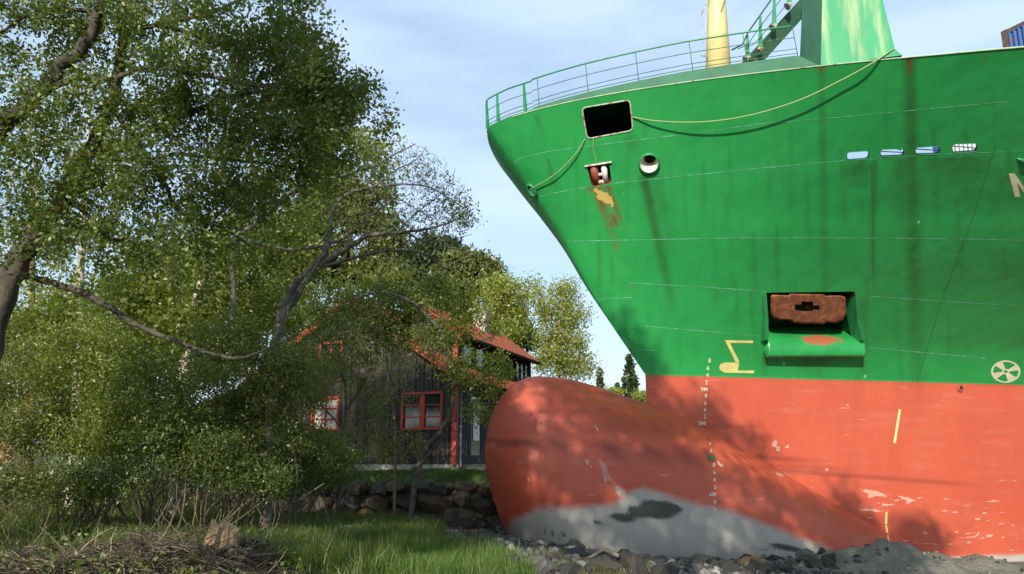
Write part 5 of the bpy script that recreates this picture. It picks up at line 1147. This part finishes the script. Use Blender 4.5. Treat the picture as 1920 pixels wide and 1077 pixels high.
# --- trees behind the house
def pine(label, u, vt, vb, Y, blobs, seed, leaf, size=.16, per=38, leaves=60, r0=.22):
    b = at(u, 850, Y); z = -.5; t = Tree('pine_tree', label, 'tree', (b.x, b.y, z), B_pine, leaf, None, seed, B_pine); t.limb([Vector((b.x, b.y, z))]+PX([(u, 700), (u+4, (vt+vb)/2+30), (u+8, (vt+vb)/2), (u+4, vt+12)], Y), r0, .05, 8)
    t.fill(BL(blobs, Y, 1.6), per, leaves=leaves, size=size, spread=.50, sag=.05, twig=.012, thick=.013, maxl=5.0, elong=2.6, along=.25, upw=.25); return t.done()
pine('olive green pine behind the bare twig tree', 650, 320, 560, 38, [(640, 360, 60, 40, 1), (600, 420, 70, 45, 1), (690, 400, 60, 45, 1), (720, 470, 45, 50, .8), (650, 500, 80, 45, 1), (560, 480, 60, 50, .8), (610, 340, 45, 30, .7), (735, 520, 35, 40, .7)], 71, LF_pine, leaves=70)
pine('dark blue green pine with flat crown against the sky', 815, 448, 560, 50, [(820, 462, 42, 16, 1), (795, 490, 32, 16, .8), (840, 480, 26, 14, .5), (790, 520, 36, 20, .8), (825, 540, 34, 20, .7), (775, 555, 40, 20, .6)], 72, LF_pined, .15, 60, 60)
pine('round dense pine directly behind the house roof', 870, 480, 620, 46, [(870, 500, 52, 24, 1.4), (905, 510, 30, 26, 1), (850, 540, 50, 28, 1.2), (900, 560, 40, 30, 1), (820, 580, 45, 28, .9), (870, 600, 45, 25, .8)], 73, LF_pine, .15, 60, 70)
pine('dark pine standing behind the yellow green birch', 960, 560, 660, 52, [(950, 590, 34, 22, .8), (975, 625, 30, 16, .7), (930, 620, 30, 20, .7), (985, 640, 20, 12, .4)], 74, LF_pined, .15, 50, 50)
mid_tree('yellow green birch in sunlight just right of the chimney', [(945, 850), (945, 700), (942, 620), (940, 560), (938, 515)], 41, [(938, 535, 40, 26, 1), (955, 560, 34, 28, .9), (920, 575, 34, 30, .8), (965, 605, 34, 28, .8), (935, 625, 38, 24, .8), (985, 560, 16, 24, .25), (1000, 530, 20, 18, .2)], 75, LF_yellow, B_birch, 80, .11, .14, 26, 1.6, .5, spread=.42)
mid_tree('tall light green weeping birch standing alone right of the house', [(1048, 850), (1046, 730), (1046, 640), (1052, 580), (1056, 520)], 40, [(1058, 545, 30, 24, .7), (1035, 585, 34, 28, .9), (1070, 590, 28, 28, .7), (1040, 630, 38, 26, 1), (1075, 640, 26, 26, .6), (1030, 670, 34, 26, .9), (1070, 680, 36, 24, .9), (1100, 675, 14, 26, .2), (1010, 550, 12, 20, .2), (1092, 590, 10, 14, .1), (1110, 690, 12, 12, .1)], 76, LF_yellow, B_birch, 92, .10, .14, 24, 1.6, .6, spread=.38)
def spruce(label, u, vt, vb, Y, seed, wpx):
    b = at(u, vb, Y); t = Tree('spruce_tree', label, 'tree', (b.x, b.y, -.5), B_dark, LF_pined, None, seed); top = at(u, vt, Y); t.limb([Vector((b.x, b.y, -.5)), top.lerp(b, .5), top], .16, .02, 7); H_ = top.z+.5; C = []
    for k in range(34):
        f = k/33; z = top.z-f*H_*.72; R_ = (wpx*Y/FPX)*(f**.8)*(.85+.3*t.rs.random())+.05
        for j in range(9):
            a = t.rs.uniform(0, 2*pi); rr_ = R_*t.rs.uniform(.7, 1.1); p0 = Vector((b.x, b.y, z)); p1 = p0+Vector((cos(a)*rr_, sin(a)*rr_, rr_*.12)); t.tw.tube([p0-t.base, p1-t.base], [.02, .006], 3, False)
            q = t.rs.random(int(16*rr_)+5)[:, None]; C.append(np.array(tuple(p0))+(np.array(tuple(p1))-np.array(tuple(p0)))*q+t.rs.normal(size=(len(q), 3))*.10)
    t.leaves(np.vstack(C), .26, 2.2, -.1); return t.done()
spruce('small pointed dark spruce seen just above the bulb', 1127, 695, 780, 85, 81, 15); spruce('larger dark spruce between the bulb and the stem', 1183, 670, 780, 72, 82, 30); spruce('low spruce at the foot of the stem in the gap', 1160, 722, 790, 90, 83, 14)
mid_tree('small yellow green bush in the gap beside the red stem', [(1205, 850), (1205, 760), (1206, 740)], 55, [(1204, 745, 16, 9, 1), (1150, 735, 20, 6, .5)], 84, LF_yellow, B_dark, 60, .12, .05, 30, 1.0, 0, 'small_bush')
# --- unseen trees added behind the camera, crowns shaped to shade bulb, shore and house
def shade_tree(label, x, y, blobs, seed, lv=120):
    z = gz(x, max(y, 8)); t = Tree('leafy_tree', label, 'tree', (x, y, z), B_dark, LF_birch, None, seed); top = Vector(blobs[0][0]); t.limb([Vector((x, y, z)), Vector((x+.2, y, z+4)), top.lerp(Vector((x, y, top.z)), .5), top], .25, .06, 8)
    for c_, r_, n_ in blobs[1:]: t.limb([Vector((x+.1, y, z+4.5)), (Vector(c_)+Vector((x, y, z+6)))*.5, Vector(c_)], .08, .03, 6)
    t.fill(blobs, 40, leaves=lv, size=.13, spread=.5, twig=.01, thick=.012, maxl=5); return t.done()
shade_tree('unseen leafy tree added behind the camera on the left to shade the bulb', -6.0, -3.4, [((-5.7, -3, 9.4), (2.1, 1.8, 3.4), 1.7), ((-6.8, -3, 6.2), (1.8, 1.5, 1.6), .5)], 90)
shade_tree('unseen leafy tree added far left behind the camera to dapple the house', -13.0, -3.4, [((-12.8, -3, 14.3), (3.4, 1.6, 2.7), 1.9)], 92, 70)
shade_tree('unseen leafy tree added right behind the camera to shade bulb and hull', -1.5, -3.6, [((-2.0, -3, 9.4), (3.4, 1.8, 4.0), 3.9), ((1.6, -3, 7.4), (2.8, 1.6, 2.7), 2.0), ((3.1, -3, 9.3), (1.4, 1.2, 1.7), 1.1), ((5.5, -3, 9.5), (.9, .8, .9), .6), ((-2.8, -3, 13.8), (.8, .8, .9), .2)], 91)
# ================================================================== GRASS AND UNDERGROWTH
def blades(name, n, area, h, w, mat, seed, bend=.5, cond=None, tuft=0.0):
    rs = np.random.default_rng(seed); x0, x1, y0, y1 = area; x = rs.uniform(x0, x1, n); y = rs.uniform(y0, y1, n)
    if tuft: x += rs.normal(size=n)*tuft; 
    if cond is not None: k = cond(x, y, rs); x, y = x[k], y[k]
    n = len(x); z = ground_z(x, y)-.02; H_ = h*rs.uniform(.45, 1.2, n)*(1+.35*fbm(x, y, seed+1, 2, 1.2)); H_ = np.clip(H_, .02, 9); a = rs.uniform(0, 2*pi, n); d = np.stack([np.cos(a), np.sin(a), np.zeros(n)], -1); b_ = rs.uniform(0, 2*pi, n); s_ = np.stack([np.cos(b_), np.sin(b_), np.zeros(n)], -1)
    P = np.stack([x, y, z], -1); ww = (w*rs.uniform(.6, 1.2, n))[:, None]; be = (H_*rs.uniform(.1, 1, n)*bend)[:, None]; Hc = H_[:, None]; up = np.array([0, 0, 1.0])
    m = P+up*Hc*.6+d*be*.35; tp = P+up*Hc+d*be
    V = np.stack([P-s_*ww, P+s_*ww, m+s_*ww*.7, m-s_*ww*.7, m-s_*ww*.7, m+s_*ww*.7, tp+s_*ww*.08, tp-s_*ww*.08], 1).reshape(-1, 3)
    o = np_quads(name, V, mat); tag(o, kind='stuff'); return o
def front(x, y, rs):
    edge_ = 15.2+np.clip(-x-.2, -.5, 5)*1.25+.8*fbm(x, y, 33, 3, .7); lim = (x < -.2+.5*fbm(x, y, 34, 3, .8))
    hole_ = (((x+3.2)/1.5)**2+((y-13.2)/1.0)**2 > .6) & (np.hypot((x+4.3)/2.3, (y-10.1)/2.0) > 1+.25*fbm(x, y, 44, 3, 1.5))
    return (y < edge_)*lim*hole_*(rs.random(len(x)) < .95)
blades('grass', 46000, (-4.6, .9, 10.6, 20.5), .30, .0045, LF_grass, 301, .6, front)
blades('shore_grass', 5000, (-.5, 2.6, 13.4, 16.2), .16, .004, leaf_mat('olive_grass_blades', (.08, .10, .03), (.17, .17, .06), .3), 302, .8, lambda x, y, rs: fbm(x, y, 35, 3, 1.2) > .1)
blades('lawn_grass', 42000, (-9.5, 3.2, 24.6, 27.2), .10, .006, LF_grass, 303, .7, lambda x, y, rs: lawn_mask(x, y) > .7)
blades('undergrowth', 68000, (-11, -1.8, 9.0, 23), .36, .007, LF_dark, 304, .8, lambda x, y, rs: (fbm(x, y, 36, 3, .8) > -.35) & ((np.hypot((x+4.3)/2.3, (y-10.1)/2.0) > 1+.25*fbm(x, y, 44, 3, 1.5))))
rs = np.random.default_rng(305); n = 26000; x = rs.uniform(-11.5, -2.6, n); y = rs.uniform(9.0, 24, n); k = fbm(x, y, 37, 3, .9) > -.1; x, y = x[k], y[k]; z = ground_z(x, y)+rs.uniform(.0, .28, len(x))
tag(np_quads('ground_plants', rand_quads(np.stack([x, y, z], -1), .05, rs, 1.4, (0, 0, 1), .0), LF_dark), kind='stuff')
rs = np.random.default_rng(306); n = 14000; x = rs.uniform(-9, 1.5, n); y = rs.uniform(9, 24, n); z = ground_z(x, y)+.02
tag(np_quads('leaf_litter', rand_quads(np.stack([x, y, z], -1), .04, rs, 1.8), simple('dry_leaves', (.17, .11, .05), (.07, .05, .03), scale=20)), kind='stuff')
# ================================================================== DRIFTWOOD
def stick_mat():
    m, nt, b = material('dead_twigs'); g = G(nt); r = g.n('ShaderNodeValToRGB'); g.l(g.n('ShaderNodeNewGeometry').outputs['Random Per Island'], r.inputs[0]); e = r.color_ramp.elements
    e[0].color = (.030, .022, .014, 1); e[1].position = 1; e[1].color = (.30, .24, .16, 1)
    for ps, c in ((.45, (.075, .052, .032, 1)), (.75, (.15, .115, .075, 1))): q = e.new(ps); q.color = c
    g.l(r.outputs[0], b.inputs['Base Color']); b.inputs['Roughness'].default_value = .9; return m
M_tw = stick_mat()
def sticks(name, cu, cv, n, spread, rise, lab, seed, lo=.12, hi=.7, rad=.008, mat=None):
    r_ = random.Random(seed); c = ground_hit(cu, cv); mb = MB()
    for k in range(n):
        x = r_.gauss(0, spread*.5); y = r_.gauss(0, .32); f = max(0, 1-(x/spread)**2)*(.6+.5*noise.noise(Vector((x*3, y*3, seed)))); p = Vector((x, y, gz(c.x+x, c.y+y)-c.z+r_.uniform(-.02, max(.02, rise*f)))); a = r_.gauss(0, .8)+(pi if r_.random() < .5 else 0); L_ = lo+(hi-lo)*r_.random()**2; d = Vector((cos(a), sin(a)*.8, r_.gauss(0, .35)))
        pts = [p]; q = 4
        for j in range(q): d = (d+Vector((r_.gauss(0, .28), r_.gauss(0, .28), r_.gauss(-.05, .25)))).normalized(); pts.append(pts[-1]+d*L_/q)
        rd = rad*r_.choice([.25, .3, .4, .5, .8, 1.4]); mb.tube(pts, [rd, rd*.95, rd*.85, rd*.7, rd*.4], 4)
    o = mb.build(name, mat or M_tw, None, True); o.location = c; tag(o, lab, 'brushwood'); return o
sticks('brushwood_pile', 290, 1070, 2600, 1.15, .60, 'tangled heap of dry brushwood and roots at the bottom edge beside the stump', 401)
sticks('brushwood_pile', 455, 1060, 900, .45, .45, 'small heap of dry twigs right of the stump before the grass', 402)
sticks('brushwood_pile', 300, 1000, 800, .6, .32, 'low heap of brown dead twigs behind the tangled heap', 403)
sticks('brushwood_pile', 50, 1060, 1200, .9, .18, 'dark scatter of twigs in the bottom left corner', 404)
W_raw = simple('split_wood', (.46, .32, .17), (.22, .14, .08), scale=4, rough=.85, bump=.5, mapping=(6, 6, .5)); W_pale = simple('pale_plank_wood', (.36, .30, .22), (.24, .20, .15), scale=5, rough=.8, mapping=(1, 6, 6))
c = ground_hit(398, 1070); st = Tree('tree_stump', 'torn tree stump with raw orange wood amid the brushwood at the bottom edge', 'stump', (c.x, c.y, c.z-.1), W_raw, None, None, 405)
mb = MB(); n = 22; rings = []; r_ = random.Random(9)
prof = [(0, .32), (.18, .25), (.38, .19), (.54, .17), (.68, .16)]; vs = []
for j, (z, r) in enumerate(prof):
    for i in range(n):
        a = 2*pi*i/n; rr_ = r*(1+.28*sin(a*3+1)+.15*sin(a*7)+r_.uniform(-.05, .05)); vs.append(Vector((cos(a)*rr_+z*.12, sin(a)*rr_, z+(r_.uniform(-.12, .10) if j == len(prof)-1 else 0))))
fs = [(j*n+i, j*n+(i+1) % n, (j+1)*n+(i+1) % n, (j+1)*n+i) for j in range(len(prof)-1) for i in range(n)]; fs.append(tuple((len(prof)-1)*n+i for i in range(n))); mb.add(vs, fs); mesh_obj('trunk', mb.v, mb.f, W_raw, st.o)
mb = MB()
for k in range(16):
    a = r_.uniform(0, 2*pi); L_ = r_.uniform(.3, .75); p = Vector((cos(a)*.18, sin(a)*.18, r_.uniform(.05, .4))); d = Vector((cos(a), sin(a), r_.uniform(-.3, .5))).normalized()*L_; mb.tube(catmull([p, p+d*.5+Vector((0, 0, r_.uniform(-.1, .1))), p+d], 4), [.045*(1-i/10) for i in range(9)], 7)
mesh_obj('roots', mb.v, mb.f, B_dark, st.o, True)
def log_(name, lab, u0, v0, u1, v1, Ya, r, mat, cat='log', n=9, lift=.0):
    a = ground_hit(u0, v0) if Ya is None else at(u0, v0, Ya); b = at(u1, v1, a.y-.05); mb = MB(); pts = [Vector((0, 0, 0)), (b-a)*.33+Vector((0, 0, .015)), (b-a)*.66+Vector((0, 0, -.01)), b-a]; mb.tube(pts, [r, r*.95, r*.9, r*.8], n); o = mb.build(name, mat, None, False); o.location = a+Vector((0, 0, lift)); tag(o, lab, cat); return o
log_('plank', 'pale weathered board end lying on the twigs by the grass', 470, 1022, 500, 1014, 14.2, .030, W_pale, 'plank'); log_('plank', 'long split branch of raw wood lying over the brushwood left of the stump', 290, 1042, 328, 1075, 12.9, .032, W_raw, 'branch')
log_('log', 'thick weathered log right of the stump pointing into the grass', 440, 1015, 480, 1045, 13.6, .075, W_pale); log_('log', 'mossy log lying behind the brushwood heap', 150, 1040, 205, 1028, 13.2, .07, B_grey)
log_('plank', 'thin pale plank in the grass left of the flat slab stone', 575, 982, 608, 991, 20.5, .022, W_pale, 'plank'); 
a_ = at(-22, 846, 15.5); mb = MB(); mb.tube([Vector((-.5, .55, 0)), Vector((-.25, .2, 0)), Vector((0, 0, 0))], [.25, .26, .27], 20); o = mb.build('cut_log', B_dark, None, False); o.location = at(4, 846, 15.0); tag(o, 'sawn log with light orange cut end at the left edge', 'log'); mb = MB(); mb.tube([Vector((.0, 0, 0)), Vector((.012, -.03, 0))], .255, 20); mesh_obj('cut_end', mb.v, mb.f, W_raw, o); 
def drift(name, lab, pts, r, mat, side=()):
    P = [ground_hit(u, v)+Vector((0, 0, h)) for u, v, h in pts]; y0_ = min(p.y for p in P); P = [at(u, v, y0_) for u, v, h in pts]; c = P[0]; mb = MB(); cc = catmull([p-c for p in P], 5); mb.tube(cc, [r*(1-.5*i/len(cc)) for i in range(len(cc))], 7)
    for sp in side: S_ = [at(u, v, y0_)-c for u, v in sp]; cc = catmull(S_, 4); mb.tube(cc, [r*.7*(1-.6*i/len(cc)) for i in range(len(cc))], 6)
    o = mb.build(name, mat, None, True); o.location = c; tag(o, lab, 'branch'); return o
drift('driftwood_branch', 'forked bare driftwood branch lying on the rocks before the grey mud', [(1160, 1043, .1), (1135, 1032, .1), (1128, 1033, .1), (1100, 1048, .1), (1082, 1048, .1)], .045, W_pale, [[(1160, 1043), (1140, 1030), (1122, 1022), (1114, 1014)]])
drift('driftwood_branch', 'thin pale stick leaning on the boulder wall', [(705, 960, .1), (728, 948, .1), (747, 936, .1)], .02, W_pale); drift('driftwood_stick', 'thin pale crooked stick between the brushwood and the grass', [(497, 1040, .05), (503, 1036, .05), (516, 1034, .05), (524, 1038, .05), (532, 1040, .05)], .010, W_pale)
